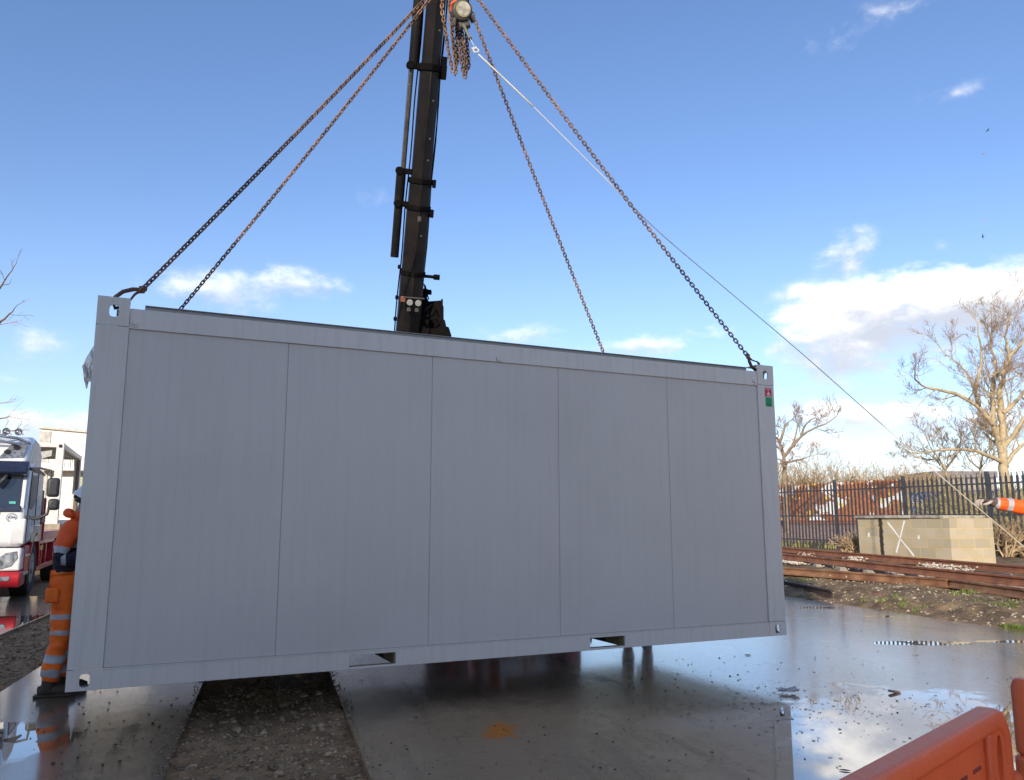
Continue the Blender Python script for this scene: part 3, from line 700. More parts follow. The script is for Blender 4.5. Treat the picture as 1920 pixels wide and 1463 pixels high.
for sx in (0, 1):
    for sy in (0, 1):
        X = -1 if sx else 1; Y = -1 if sy else 1; m = MB(); z0, z1 = .131, CHH - chh - .002
        def bb(a0, a1, b0, b1): m.box(*sorted((sx * CL + X * a0, sx * CL + X * a1)), *sorted((sy * CW + Y * b0, sy * CW + Y * b1)), z0, z1)
        bb(0, .208, .002, .012); bb(.002, .012, .012, .16); bb(.196, .208, .012, .06)
        m.build('corner_post', CF, cont, bevel=.004)
RE = cont_mat('roof_edge_shade', (.30, .29, .27))  # darker grey paints in the shade on the upstand behind the rail
def zplate_rail(y, inward):
    # top rail: c profile, with a rolled lip
    m = MB(); pr = [(0, TR0), (.06, TR0), (.06, TR0 + .008), (.008, TR0 + .012), (.008, TR1 - .01), (.05, TR1 - .012), (.05, TR1), (.006, TR1)]
    m.prism([(y + inward * (a + .003), z) for a, z in pr], cw + .001, CL - cw - .001); m.build('top_rail', CF, cont, bevel=.003)
    m = MB(); zu = CHH - .030; m.prism([(y + inward * a, z) for a, z in [(.075, TR0), (.079, TR0), (.079, zu), (.115, zu + .006), (.115, zu + .012), (.055, zu + .006), (.055, zu), (.072, zu), (.072, TR0)]], .30, CL - .28); m.build('roof_edge', RE, cont, bevel=.002)
zplate_rail(0, 1); zplate_rail(CW, -1)
for x, s_ in ((0, 1), (CL, -1)):
    m = MB(); m.box(*sorted((x + s_ * .002, x + s_ * .012)), cd, CW - cd, TR0, TR1); m.box(*sorted((x + s_ * .012, x + s_ * .07)), cd, CW - cd, TR0, TR0 + .01); m.build('end_rail', CF, cont, bevel=.003)
    m = MB(); m.box(*sorted((x + s_ * .002, x + s_ * .012)), cd, CW - cd, .0, .13); m.build('end_rail', CF, cont, bevel=.003)
m = MB(); m.box(.12, CL - .12, .12, CW - .12, CHH - .09, CHH - .06); m.build('roof', CF, cont)
# bottom side rails with fork pockets
def lp(px, py):   # local x of a pixel on the front face
    r = ray(px, py); n = Vector((-math.sin(YAW), math.cos(YAW), 0)); t_ = (o0 - Vector((0, 0, CH))).dot(n) / r.dot(n); p = Vector((0, 0, CH)) + r * t_ - o0
    return p.x * math.cos(YAW) + p.y * math.sin(YAW), p.z
pk = [(lp(655, 1240)[0], lp(742, 1237)[0]), (lp(1107, 1205)[0], lp(1172, 1202)[0])]
BRZ = .130; pz0, pz1 = .017, .100
print('POCKETS', pk, lp(700, 1227), lp(700, 1248), 'seams', [lp(a, b)[0] for a, b in ((540, 700), (812, 700), (1048, 700), (1252, 720), (1440, 730))], lp(253, 606), lp(1416, 716), lp(1434, 727), lp(1448, 763), lp(1441, 745), 'rail', lp(700, 660), lp(185, 1254), lp(1444, 1170), lp(520,600), lp(520,640))
for y, s_ in ((0, 1), (CW, -1)):
    xs = [cw + .001, pk[0][0], pk[0][1], pk[1][0], pk[1][1], CL - cw - .001]
    m = MB(); ya, yb = sorted((y + s_ * .003, y + s_ * .011))
    for i in (0, 2, 4): m.box(xs[i], xs[i + 1], ya, yb, 0, BRZ - .008)
    for i in (1, 3):
        m.box(xs[i], xs[i + 1], ya, yb, pz1, BRZ - .008); m.box(xs[i], xs[i + 1], ya, yb, 0, pz0)
    yc, yd = sorted((y + s_ * .001, y + s_ * .055)); m.box(cw + .001, CL - cw - .001, yc, yd, BRZ - .008, BRZ)
    yc, yd = sorted((y + s_ * .011, y + s_ * .06))
    for i in (0, 2, 4): m.box(xs[i], xs[i + 1], yc, yd, 0.001, .006)
    m.build('bottom_rail', CF, cont, bevel=.002)
m = MB()
for a, b in pk:
    m.box(a - .006, a, .012, CW - .012, 0.007, pz1 + .02); m.box(b, b + .006, .012, CW - .012, 0.007, pz1 + .02); m.box(a, b, .07, CW - .07, pz1 - .002, pz1 + .02)
m.build('fork_pocket', INN, cont)
for a, b in pk:
    m = MB(); m.box(a + .002, b - .002, .0115, .07, .004, pz0 - .001); m.box(b - .006, b - .002, .0115, .30, pz0 - .003, pz1); m.build('pocket_liner', mat('worn_yellow_edge', (.34, .29, .17), .7), cont)
m = MB(); m.box(.07, CL - .07, .07, CW - .07, pz1 + .021, .18); m.build('floor', INN, cont)
# wall panels with fine vertical ribbing
seams = [.208, lp(540, 700)[0], lp(812, 700)[0], lp(1048, 700)[0], lp(1252, 720)[0], CL - .208]
def panel(x0, x1, y, s_, axis='x'):
    m = MB(); prof = []; x = x0 + .0008; prof.append((x, .0025)); prof.append((x + .002, 0)); n = max(2, round((x1 - x0) / .094)); st = (x1 - x0) / n
    for i in range(1, n):
        c = x0 + st * i; prof += [(c - .006, 0), (c - .002, .0011), (c + .002, .0011), (c + .006, 0)]
    prof += [(x1 - .0035, 0), (x1 - .0008, .0025)]
    zs = (BRZ + .001, BRZ + .006, TR0 + .03); vs = []
    for z in zs:
        for a, d_ in prof:
            q = y + s_ * (d_ + (.004 if z == zs[0] else 0)); vs.append(Vector((a, q, z)) if axis == 'x' else Vector((q, a, z)))
    k = len(prof); m.add(vs, [(r * k + i, r * k + i + 1, (r + 1) * k + i + 1, (r + 1) * k + i) for r in (0, 1) for i in range(k - 1)])
    ya, yb = sorted((y + s_ * .008, y + s_ * .05))
    if axis == 'x': m.box(x0 + .001, x1 - .001, ya, yb, BRZ, TR0 + .03)
    else: m.box(ya, yb, x0 + .001, x1 - .001, BRZ, TR0 + .03)
    return m.build('wall_panel', CP, cont)
for i in range(5): panel(seams[i], seams[i + 1], .016, 1); panel(seams[i], seams[i + 1], CW - .016, -1)
for x, s_ in ((.014, 1), (CL - .014, -1)):
    panel(.16, 1.22, x, s_, 'y'); panel(1.22, CW - .16, x, s_, 'y')
for px, py in ((253, 606), (1416, 716)):
    a, z = lp(px, py); m = MB(); m.lathe([(.0, .0), (.030, 0), (.030, -.004), (.016, -.005), (.015, -.013), (.0, -.014)][1:-1], (a, .003, z), 'Y', 20); m.build('bolt', CF, cont, bevel=.001)
m = MB(); a, z = lp(935, 673); m.box(a - .02, a + .02, -.006, .003, z - .02, z + .02); m.build('drain_cap', CF, cont, bevel=.004)
# stickers
RED = mat('sticker_red', (.55, .02, .03), .4, var=.04); GRN = mat('sticker_green', (.01, .36, .12), .4, var=.04); WHT = mat('print_white', (.8, .8, .8), .5, var=.02); BLK = mat('print_black', (.015, .02, .02), .5)
sx0, sz1 = lp(1434, 727); sx1, sz0 = lp(1448, 763); sm = sz1 - (sz1 - sz0) * .50; yy = -.0005
m = MB(); m.box(sx0, sx1, yy, .0018, sm + .002, sz1); st = m.build('red_sticker', RED, cont); tag(st, 'red warning sticker with a small white drawing')
w_ = sx1 - sx0; h_ = sz1 - sm
FR = lambda x, z: frame((x, yy - .0006, z), (1, 0, 0), (0, 0, 1), (0, -1, 0))
text('DANGER', w_ * .21, FR(sx0 + w_ / 2, sz1 - h_ * .12), WHT, st)
m = MB(); cxs = sx0 + w_ * .48; m.box(cxs - .003, cxs + .003, yy - .001, yy, sm + h_ * .48, sm + h_ * .78); m.lathe([(.008, 0), (.008, -.001)], (cxs + .004, yy, sm + h_ * .44), 'Y', 12)
m.add([(cxs - .02, yy - .001, sm + h_ * .42), (cxs + .012, yy - .001, sm + h_ * .36), (cxs + .028, yy - .001, sm + h_ * .18), (cxs + .018, yy - .001, sm + h_ * .18), (cxs + .004, yy - .001, sm + h_ * .28), (cxs - .006, yy - .001, sm + h_ * .18), (cxs - .012, yy - .001, sm + h_ * .30)], [(0, 1, 2, 3, 4, 5, 6)])
m.box(sx0 + w_ * .15, sx1 - w_ * .15, yy - .001, yy, sm + h_ * .07, sm + h_ * .12); m.build('print', WHT, st)
m = MB(); m.box(sx0 + .003, sx1 + .003, yy, .0018, sz0, sm - .002); st = m.build('green_sticker', GRN, cont); tag(st, 'green sticker with rows of dark print')
m = MB(); h2 = sm - sz0
for k in range(5):
    a = .12 + .05 * (k % 2); m.box(sx0 + w_ * a, sx1 - w_ * .15, yy - .001, yy, sm - h2 * (.16 + .12 * k) - .003, sm - h2 * (.16 + .12 * k))
m.box(sx0 + w_ * .2, sx0 + w_ * .4, yy - .001, yy, sz0 + h2 * .10, sz0 + h2 * .26); m.box(sx0 + w_ * .5, sx0 + w_ * .8, yy - .001, yy, sz0 + h2 * .10, sz0 + h2 * .26); m.build('print', BLK, st)
# torn sheeting flapping from the far end
m = MB(); rn = random.Random(4); n = 8; pts = []
for i in range(n):
    for j in range(n):
        u, v = i / (n - 1), j / (n - 1)
        pts.append(Vector((-.004 - .075 * u * (1 - .45 * v) + .02 * noise.noise(Vector((u * 4, v * 4, 1))), .25 + .10 * u + .07 * v + .04 * noise.noise(Vector((u * 5, v * 5, 7))), 2.30 - .14 * u * (1 - .3 * v) - .20 * v + .02 * rn.random())))
m.add(pts, [(i * n + j, i * n + j + 1, (i + 1) * n + j + 1, (i + 1) * n + j) for i in range(n - 1) for j in range(n - 1)])
o = m.build('plastic_sheeting', mat('milky_plastic', (.8, .82, .84), .3, trans=.35, var=.03), cont, smooth=True)
def cpt(x, y, z): return cont_M @ Vector((x, y, z))
cont_M = Matrix.Translation(o0) @ Matrix.Rotation(YAW, 4, 'Z')

# ================================================================ chains
CHM = mat('rusty_chain', (.34, .19, .10), .7, metal=.35, var=.3, vscale=3, col2=(.10, .062, .045), island=.4)
HKM = mat('rusty_hook', (.20, .105, .06), .6, metal=.3, col2=(.08, .05, .04), vscale=12, bump=.3)
def links(m, pts, pitch=.0395, wr=.0066, b=.0165):
    # resample
    segs = []; acc = 0; path = [Vector(p) for p in pts]; d = [0]
    for a, c in zip(path, path[1:]): d.append(d[-1] + (c - a).length)
    n = int(d[-1] / pitch); k = 0; xprev = None
    for i in range(n + 1):
        s_ = i * pitch
        while k < len(d) - 2 and d[k + 1] < s_: k += 1
        tt = (s_ - d[k]) / max(1e-9, d[k + 1] - d[k]); p = path[k].lerp(path[k + 1], min(1, tt)); tg = (path[k + 1] - path[k]).normalized()
        if xprev is None: xprev = tg.cross(Vector((.3, .9, .2))).normalized()
        x = (xprev - tg * xprev.dot(tg)).normalized(); y = tg.cross(x); xprev = x
        sd, nm = (x, y) if i % 2 else (y, x)
        a_ = pitch * .5 + wr - b + wr * .2; loop = []
        for j in range(10):
            an = 2 * math.pi * (j + .5) / 10; q = sd * (b - wr * .2) * math.cos(an) + tg * ((b) * math.sin(an) + (a_ if math.sin(an) > 0 else -a_)); loop.append(p + q)
        m.tube(loop, wr, 5, closed=True, up=nm)
def sagline(a, b, sag, n=40):
    a, b = Vector(a), Vector(b); return [a.lerp(b, i / n) + Vector((0, 0, -sag * 4 * (i / n) * (1 - i / n))) for i in range(n + 1)]
ringc = at(853, -62, 7.62)
def hook(o, eye, tip, s_=1.0):
    """pear shaped safety hook from chain eye to the casting hole, local frame of the thing"""
    eye, tip = Vector(eye), Vector(tip); d = (tip - eye); L = d.length; d.normalize(); side = d.cross(Vector((-math.sin(YAW), math.cos(YAW), 0))).normalized()
    m = MB(); m.tube([eye + d * (-.01) + side * .018 * math.cos(a) + d * .022 * math.sin(a) for a in [i * math.pi / 5 for i in range(10)]], .008, 6, closed=True)
    m.tube([eye + d * .012 - side * .012, eye + d * .05 - side * .03, eye + d * (L * .55) - side * .046, eye + d * (L * .85) - side * .036, tip, tip + d * .012 + side * .03, eye + d * (L * .80) + side * .05, eye + d * (L * .62) + side * .045], [.011, .016, .015, .015, .014, .013, .012, .006], 8)
    m.tube([eye + d * .012, eye + d * .06 + side * .008, eye + d * (L * .62) + side * .04], [.013, .009, .007], 6)
    for k in (-1, 1): m.box(-.01, .01, -.01, .01, -.014, .014, 0, Matrix.Translation(eye + side * .012 * k))
    return m.build('hook', HKM, o, smooth='auto')
ends = [
    (cpt(.27, .05, CHH + .085), cpt(.10, .075, CHH - .03), (793, 3), 'rusty lifting chain to the near left corner of the hanging container', .03),
    (cpt(.27, CW - .08, CHH - .03), cpt(.12, CW - .08, CHH - .08), (796, 10), 'thinner looking rusty chain to the far left corner of the container', .05),
    (cpt(CL - .27, .05, CHH + .085), cpt(CL - .12, .075, CHH - .03), (893, 3), 'rusty lifting chain to the near right corner above the stickers', .05),
    (cpt(CL - .27, CW - .08, CHH + .0), cpt(CL - .12, CW - .08, CHH - .08), (885, 40), 'dark chain passing behind the winch housing to the far right corner', .05)]
for i, (e_, tp, _, lab, sag) in enumerate(ends):
    o = thing('lifting_chain', lab, 'chain', e_, 0, 'lifting chains between the crane and the container')
    m = MB(); st_ = ringc + (e_ - ringc).normalized() * .10
    links(m, [p - e_ for p in sagline(e_, st_, sag)], wr=.0064, b=.0165)
    m.build('chain_links', CHM, o, smooth=True); hook(o, (0, 0, 0), tp - e_)
# ring and shorteners above the frame
o = thing('master_ring', 'heavy steel lifting ring the chains hang from', 'ring', ringc)
m = MB(); m.tube([Vector((.07 * math.cos(a), 0, .11 * math.sin(a) + .02)) for a in [i * math.pi / 12 for i in range(24)]], .014, 8, closed=True); m.build('ring', HKM, o, smooth=True)
# hanging chain tails
def tail(pix, Y, label):
    pts = [at(px, py, Y) for px, py in pix]; o = thing('hanging_chain', label, 'chain', pts[0], 0, 'slack chain tails looping below the crane hook')
    sm = []
    for i in range(len(pts) - 1):
        p0, p1, p2, p3 = pts[max(i - 1, 0)], pts[i], pts[i + 1], pts[min(i + 2, len(pts) - 1)]
        for k in range(8):
            u = k / 8; sm.append(.5 * ((2 * p1) + (p2 - p0) * u + (2 * p0 - 5 * p1 + 4 * p2 - p3) * u * u + (3 * p1 - p0 - 3 * p2 + p3) * u ** 3))
    sm.append(pts[-1]); m = MB(); links(m, [p - pts[0] for p in sm], wr=.0068, b=.0165); m.build('chain_links', CHM, o, smooth=True)
tail([(846, -60), (829, 5), (836, 60), (841, 95), (847, 125), (851, 139), (855, 131), (852, 100), (847, 55), (843, 0), (846, -60)], 7.42, 'leftmost slack loop of rusty chain, close beside the boom')
tail([(848, -50), (844, 5), (848, 60), (853, 105), (857, 120), (858, 100), (856, 60), (852, 20), (850, -50)], 7.50, 'short slack chain loop directly left of the winch housing')
tail([(852, -50), (852, 20), (860, 75), (866, 120), (871, 143), (874, 135), (872, 100), (866, 60), (860, 20), (855, -50)], 7.46, 'longest slack chain loop below the winch housing')
tail([(858, -50), (860, 40), (867, 90), (872, 122), (877, 127), (879, 115), (875, 75), (872, 30), (862, -50)], 7.55, 'rightmost slack chain loop below the winch housing')

# ================================================================ winch / fall arrest block, clip and tag line
DK = mat('dark_housing', (.09, .085, .072), .55, var=.25, bump=.3, col2=(.045, .042, .036)); PALE = mat('worn_label', (.62, .60, .52), .5, var=.2, vscale=18, col2=(.30, .27, .20)); YEL = mat('label_rim', (.45, .42, .16), .5); ZINC = mat('zinc', (.75, .76, .74), .3, metal=.4, var=.08); ORG = mat('orange_webbing', (.75, .12, .03), .7)
wc_ = at(864, 22, 7.30); px_m = 7.3 / F
win = thing('retractable_block', 'round dark cable retractor block with a worn white label below the hook', 'hoist', wc_)
tl = Matrix.Rotation(R(-14), 4, 'Y') @ Matrix.Rotation(R(28), 4, 'X') @ Matrix.Rotation(R(12), 4, 'Z')
m = MB(); r = .103
m.lathe([(r * .55, -.068), (r * .86, -.06), (r * .98, -.042), (r, -.02), (r, .02), (r * .98, .042), (r * .86, .06), (r * .55, .068)], (0, 0, .0), 'Y', 32, 0, tl)
m.prism([(-.04, -.09), (.04, -.09), (.05, -.14), (.03, -.165), (-.03, -.165), (-.05, -.14)], -.055, .055, 0, tl); m.build('housing', DK, win, bevel=.006)
m = MB()
for s_ in (-1, 1): m.box(s_ * .062 - .014, s_ * .062 + .014, -.05, .05, -.15, -.07, 0, tl @ Matrix.Rotation(s_ * -.35, 4, 'Y'))
m.box(-.03, .03, -.028, .028, .09, .15, 0, tl); m.build('bracket', DK, win, bevel=.008)
m = MB(); m.lathe([(.072, -.071), (.072, -.066)], (0.012, 0, .01), 'Y', 28, 0, tl); m.build('label_rim', YEL, win)
m = MB(); m.lathe([(.064, -.074), (.064, -.070)], (.014, 0, .012), 'Y', 28, 0, tl); m.build('label', PALE, win)
m = MB(); m.tube([tl @ Vector((-.03, -.03, .10)), tl @ Vector((-.09, -.04, .08)), tl @ Vector((-.10, -.02, .02))], .014, 6); m.build('webbing', ORG, win)
a, b = at(869, 47, 7.26) - wc_, at(881, 72, 7.16) - wc_
m = MB(); m.cyl(a, a.lerp(b, .35), .016, 12); m.cyl(a.lerp(b, .35), b, .013, 12); m.cyl(b, b + (b - a).normalized() * .012, .019, 12); m.build('nozzle', mat('olive_sleeve', (.17, .165, .11), .6), win, smooth='auto')
m = MB(); c = at(889, 86, 7.1) - wc_; m.cyl(b, c, .004, 6); m.build('cable', ZINC, win)
cp = at(892, 94, 7.08)
cl_ = thing('carabiner', 'bright metal carabiner joining the retractor cable to the white rope', 'clip', cp)
d_ = (at(897, 101, 7.0) - at(888, 87, 7.1)).normalized(); sd = d_.cross(Vector((0, 1, 0))).normalized()
m = MB(); m.tube([d_ * (.052 * math.cos(a)) + sd * (.022 + .006 * math.cos(a)) * math.sin(a) for a in [i * math.pi / 8 for i in range(16)]], .0085, 6, closed=True)
m.bar(-d_ * .055 - sd * .004, -d_ * .01 - sd * .006, .05, .02, up=(0, 1, 0)); m.build('body', ZINC, cl_, smooth='auto')
rp0 = at(897, 102, 7.0); rope_end = at(1925, 1030, 6.85)
rope = thing('tag_line', 'thin white guide rope running from the hook down to the right', 'rope', rp0)
pts = [Vector(at(a, b, 7.0 - .15 * (a - 897) / 1028)) - rp0 for a, b in ((897, 102), (1000, 200), (1120, 320), (1230, 430), (1360, 541), (1500, 660), (1630, 775), (1760, 890), (1850, 966), (1925, 1030))]
fine = []
for i in range(len(pts) - 1):
    p0, p1, p2, p3 = pts[max(i - 1, 0)], pts[i], pts[i + 1], pts[min(i + 2, len(pts) - 1)]
    for k in range(6): u = k / 6; fine.append(.5 * ((2 * p1) + (p2 - p0) * u + (2 * p0 - 5 * p1 + 4 * p2 - p3) * u * u + (3 * p1 - p0 - 3 * p2 + p3) * u ** 3))
fine.append(pts[-1] + Vector((.0, 0, 0)))
m = MB(); m.tube(fine, .0040, 6); m.build('rope', mat('rope_fibre', (.62, .58, .47), .8, var=.1, bump=.4, bscale=300), rope, smooth=True)
m = MB(); m.tube(fine[:7], .0075, 6); m.build('spliced_eye', mat('rope_fibre', (.62, .58, .47), .8), rope, smooth=True)

# ================================================================ loader crane
BK = mat('crane_black', (.017, .013, .011), .45, var=.3, vscale=3, col2=(.007, .006, .006), spec=.2, scr=((.10, .08, .065), .5)); BKD = mat('crane_black_dull', (.008, .007, .007), .9, bump=.2, spec=.05); CHR = mat('cylinder_rod', (.22, .20, .18), .25, metal=.8); PLT = mat('grease_grey', (.085, .072, .06), .7)
cr = thing('loader_crane', 'black telescopic loader crane boom rising behind the hanging container', 'crane', (at(800, 640, 10.4).x, 10.4, 0))
co = cr.location.copy()
Pb = at(762, 650, 10.3); Pt = Vector((ringc.x - .035, ringc.y + .10, 9.3))
ax = (Pt - Pb).normalized(); BLn = (Pt - Pb).length
# boom cross-section: hexagonal keel, oriented so the underside faces the camera
down = Vector((.24, -1, -.0)); down = (down - ax * down.dot(ax)).normalized(); sdv = ax.cross(down).normalized()
def on(py, off=0):  # parameter along the axis where it projects to row py
    lo, hi = -.3, 1.3
    for _ in range(40):
        mid = (lo + hi) / 2; p = Pb + ax * BLn * mid; v = p - Vector((0, 0, CH)); dd = v.y * math.cos(PITCH) + v.z * math.sin(PITCH); u = -v.y * math.sin(PITCH) + v.z * math.cos(PITCH)
        if 731.5 - F * u / dd > py: lo = mid
        else: hi = mid
    return lo * BLn
def section(s0, s1, w, name='boom_section', mt=None):
    pr = [(-.9, .25), (-.55, .62), (0, 1.02), (.55, .62), (.9, .25), (.9, -.75), (.6, -1.0), (-.6, -1.0), (-.9, -.75)]
    m = MB(); pts = [Pb + ax * s0 - co, Pb + ax * s1 - co]; m.tube(pts, w / 2, prof=[(b * 1.05, a * 1.0) for a, b in pr], up=down)
    return m.build(name, mt or BK, cr, bevel=.008)
def collar(s_, w, h, fat=1.16):
    pr = [(-.9, .25), (-.55, .62), (0, 1.02), (.55, .62), (.9, .25), (.9, -.75), (.6, -1.0), (-.6, -1.0), (-.9, -.75)]
    m = MB(); pts = [Pb + ax * (s_ - h / 2) - co, Pb + ax * (s_ + h / 2) - co]; m.tube(pts, w / 2 * fat, prof=[(b * 1.05, a) for a, b in pr], up=down)
    return m.build('collar', BKD, cr, bevel=.01)
s620, s515, s390, s343, s125, sm60 = on(650) - .6, on(512), on(390), on(340), on(128), BLn + .2
wb = [.325, .305, .285, .262, .24, .21]
section(s620, s515, wb[0]); section(s515, s390, wb[1]); section(s390, s343 - .01, wb[2] * 1.01); section(s343, s125, wb[3]); section(s125, BLn - .25, wb[4]); section(BLn - .25, sm60, wb[5])
collar(s515, wb[0], .06, 1.08); collar(s390, wb[1], .07, 1.10); collar(s343, wb[2], .07, 1.12); collar(s125, wb[3], .085, 1.16); collar(BLn - .25, wb[4], .07, 1.15)
def offp(s_, dx, dy): return Pb + ax * s_ + sdv * dx + down * dy - co
sgnx = -1 if sdv.x > 0 else 1
def LX(v): return v * sgnx      # positive = towards image left
# cylinders on the left side
def clyl(s0, s1, dx, r, mt, name, nn=14):
    m = MB(); m.cyl(offp(s0, LX(dx), -.02), offp(s1, LX(dx), -.02), r, nn); return m.build(name, mt, cr, smooth='auto')
c = clyl(on(486), on(385), .245, .052, BK, 'extension_cylinder'); clyl(on(386), on(322), .245, .060, BK, 'extension_cylinder'); clyl(on(322), on(133), .225, .032, CHR, 'cylinder_rod'); clyl(on(133), BLn - .1, .205, .060, BK, 'extension_cylinder')
for s_, w in ((on(386), .24), (on(325), .25), (on(128), .22)):
    m = MB(); m.bar(offp(s_, LX(.12), -.02), offp(s_, LX(w + .06), -.02), .09, .07, up=ax); m.cyl(offp(s_, LX(w + .02), -.05), offp(s_, LX(w + .02), .05), .05, 10); m.build('cylinder_bracket', BKD, cr, bevel=.008)
# knobs, rollers and brackets
def blk(py, dx, dy, w, h, d, mt=BKD, name='bracket'):
    m = MB(); c = offp(on(py), LX(dx), dy); M = frame(c, sdv, ax, down); m.box(-w / 2, w / 2, -h / 2, h / 2, -d / 2, d / 2, 0, M); return m.build(name, mt, cr, bevel=.008)
blk(122, -.155, 0, .06, .22, .10); blk(133, -.16, .02, .06, .16, .08); blk(398, -.17, .02, .04, .10, .08); blk(342, -.165, .02, .04, .10, .08)
m = MB(); c = offp(on(516), LX(-.14), 0); m.cyl(c, offp(on(516), LX(-.27), 0), .022, 10); m.cyl(offp(on(516), LX(-.27), 0), offp(on(516), LX(-.345), 0), .036, 12); m.build('pin', BKD, cr, smooth='auto')
m = MB(); c = offp(on(408), 0.0, .235); m.box(-.022, .022, -.03, .03, -.01, .01, 0, frame(c, sdv, ax, down)); m.build('lug', PLT, cr, bevel=.004)
for py in (503, 560, 600): blk(py, .175, 0, .04, .05, .05)
for py in (548, 553): pass
for k, (dx, dy) in enumerate(((-.150, -.04), (-.157, -.075), (.168, -.05))):   # hoses clipped along the boom
    m = MB(); m.tube([offp(lo_, LX(dx * (1 - .25 * (lo_ / BLn))) + .006 * math.sin(lo_ * 5 + k), dy) for lo_ in lin(s620 + .6, BLn, 30)], .009, 5); m.build('hydraulic_hose', BKD, cr, smooth=True)
for py in (60, 190, 260, 300, 440):
    m = MB(); c = offp(on(py), 0, .16); M = frame(c, sdv, ax, down); m.lathe([(.012, -.01), (.012, .012), (.006, .016)], (.05, 0, 0), 'Z', 8, 0, M); m.build('bolt', PLT, cr, smooth='auto')
# lamps near the boom foot
for dx in (.03, -.075):
    m = MB(); c = offp(on(561), LX(dx), .245); M = frame(c, sdv, ax, down); m.lathe([(.036, 0), (.040, .02), (.034, .028)], (0, 0, 0), 'Z', 18, 0, M); m.build('work_lamp', mat('lamp_glass', (.30, .30, .29), .2, var=.02), cr, smooth='auto')
blk(553, -.02, .215, .27, .012, .05, PLT, 'lamp_bracket'); blk(557, .115, .22, .06, .07, .03, mat('lamp_orange', (.30, .10, .05), .5), 'reflector'); blk(575, .03, .215, .05, .05, .012, PLT, 'lamp_bracket'); blk(575, -.07, .215, .05, .05, .012, PLT, 'lamp_bracket')
# knuckle and inner boom to the right of the boom foot
def P(px, py, Y): return at(px, py, Y) - co
def platepx(pix, Y, th, mt, name):
    m = MB(); fr = [P(a, b, Y) for a, b in pix]; bk = [v + Vector((0, th, 0)) for v in fr]; n = len(fr)
    m.add(fr + bk, [tuple(range(n)), tuple(range(n, 2 * n))[::-1]] + [(k, (k + 1) % n, n + (k + 1) % n, n + k) for k in range(n)]); return m.build(name, mt, cr, bevel=.008)
platepx([(786, 548), (794, 545), (803, 563), (806, 640), (806, 700), (780, 700), (783, 600)], 10.25, .30, BKD, 'knuckle_plate')
platepx([(803, 565), (828, 563), (828, 600), (830, 640), (832, 700), (803, 700)], 10.32, .34, BKD, 'inner_boom')
platepx([(827, 560), (830, 560), (830, 598), (834, 600), (840, 626), (842, 700), (827, 700)], 10.28, .05, BKD, 'knuckle_plate')
m = MB(); m.cyl(P(815, 607, 10.27), P(815, 607, 10.45), .05, 16); m.cyl(P(836, 627, 10.22), P(836, 627, 10.6), .055, 14); m.build('pivot_pin', BKD, cr, smooth='auto')
m = MB()
for k, (a, b, c_, d_) in enumerate([(788, 565, 795, 533), (790, 560, 797, 535), (793, 572, 800, 548), (790, 590, 812, 570)]):
    p, q = P(a, b, 10.2), P(c_, d_, 10.2); m.tube([p, p.lerp(q, .5) + Vector((.04, -.05, .03)), q, q + Vector((.03, 0, -.1))], .008, 6)
m.build('hydraulic_hose', BKD, cr, smooth=True)
m = MB(); rn = random.Random(8)
for k in range(9): c = P(rn.uniform(789, 804), rn.uniform(545, 562), 10.2); s_ = rn.uniform(.02, .045); m.box(c.x - s_, c.x + s_, c.y - .05, c.y + .03, c.z - s_ * .7, c.z + s_ * .7)
m.build('valve_block', BKD, cr, bevel=.006)
m = MB(); m.box(-.16, .30, -.1, .36, 1.0, 3.9); m.box(-.35, .5, -.25, .55, .75, 1.05); m.build('column', BKD, cr, bevel=.02)
for s_ in (-1, 1):
    m = MB(); m.box(s_ * 1.9 - .07, s_ * 1.9 + .07, -.12, .02, .12, 1.05); m.box(s_ * 1.9 - .2, s_ * 1.9 + .2, -.2, .1, 0.0, .08); m.bar((0, -.05, .92), (s_ * 1.9, -.05, .92), .18, .18); m.build('outrigger', mat('truck_red', (.45, .012, .02), .35, coat=.4, var=.1), cr, bevel=.012)

# ================================================================ unseen dark shed, added to darken reflections under the container
sh_ = thing('unseen_shed', 'long dark blue grey shed, unseen, added to darken reflections on the wet slab', 'building', (-17, 46, 0))
m = MB(); m.box(-7, 15.5, 0, 9, 0, 11.0)
for i in range(-14, 31): m.box(i * .5, i * .5 + .25, -.04, 0, .2, 10.9)
m.build('wall', mat('unseen_shed_dark', (.022, .04, .085), .6), sh_)
m = MB(); m.box(-7.2, 15.7, -.2, 9.2, 11.0, 11.25); m.build('roof', mat('warehouse_roof', (.2, .2, .21), .7), sh_)
m = MB(); m.box(5, 9, -.06, -.041, 0, 4.4); m.build('roller_door', mat('door_blue_grey', (.15, .2, .27), .5), sh_)
# ================================================================ lorries
TW = mat('truck_white', (.74, .745, .74), .25, coat=.7, var=.03); TRD = mat('truck_red', (.45, .012, .02), .35, coat=.4, var=.1); TB = mat('truck_black', (.02, .02, .022), .45, var=.1); GL = mat('windscreen_glass', (.012, .018, .03), .05, var=.02, coat=.5, spec=.8)
TYR = mat('tyre_rubber', (.028, .027, .026), .8, bump=.4); ALU = mat('wheel_steel', (.42, .42, .42), .4, metal=.6, var=.2); STL = mat('polished_steel', (.6, .6, .6), .18, metal=.9, var=.1); LENS = mat('lamp_lens', (.30, .31, .33), .08, metal=.5, var=.3, vscale=20, coat=1); NAVY = mat('navy_print', (.02, .03, .09), .5); AMB = mat('amber_lens', (.85, .28, .02), .2); MIR = mat('mirror_plastic', (.035, .035, .038), .5, var=.08); YELL = mat('yellow_plate', (.65, .48, .08), .5)
def copy_tree(o, parent=None):
    c = o.copy(); COL.objects.link(c); c.parent = parent
    for ch in list(o.children): copy_tree(ch, c)
    return c
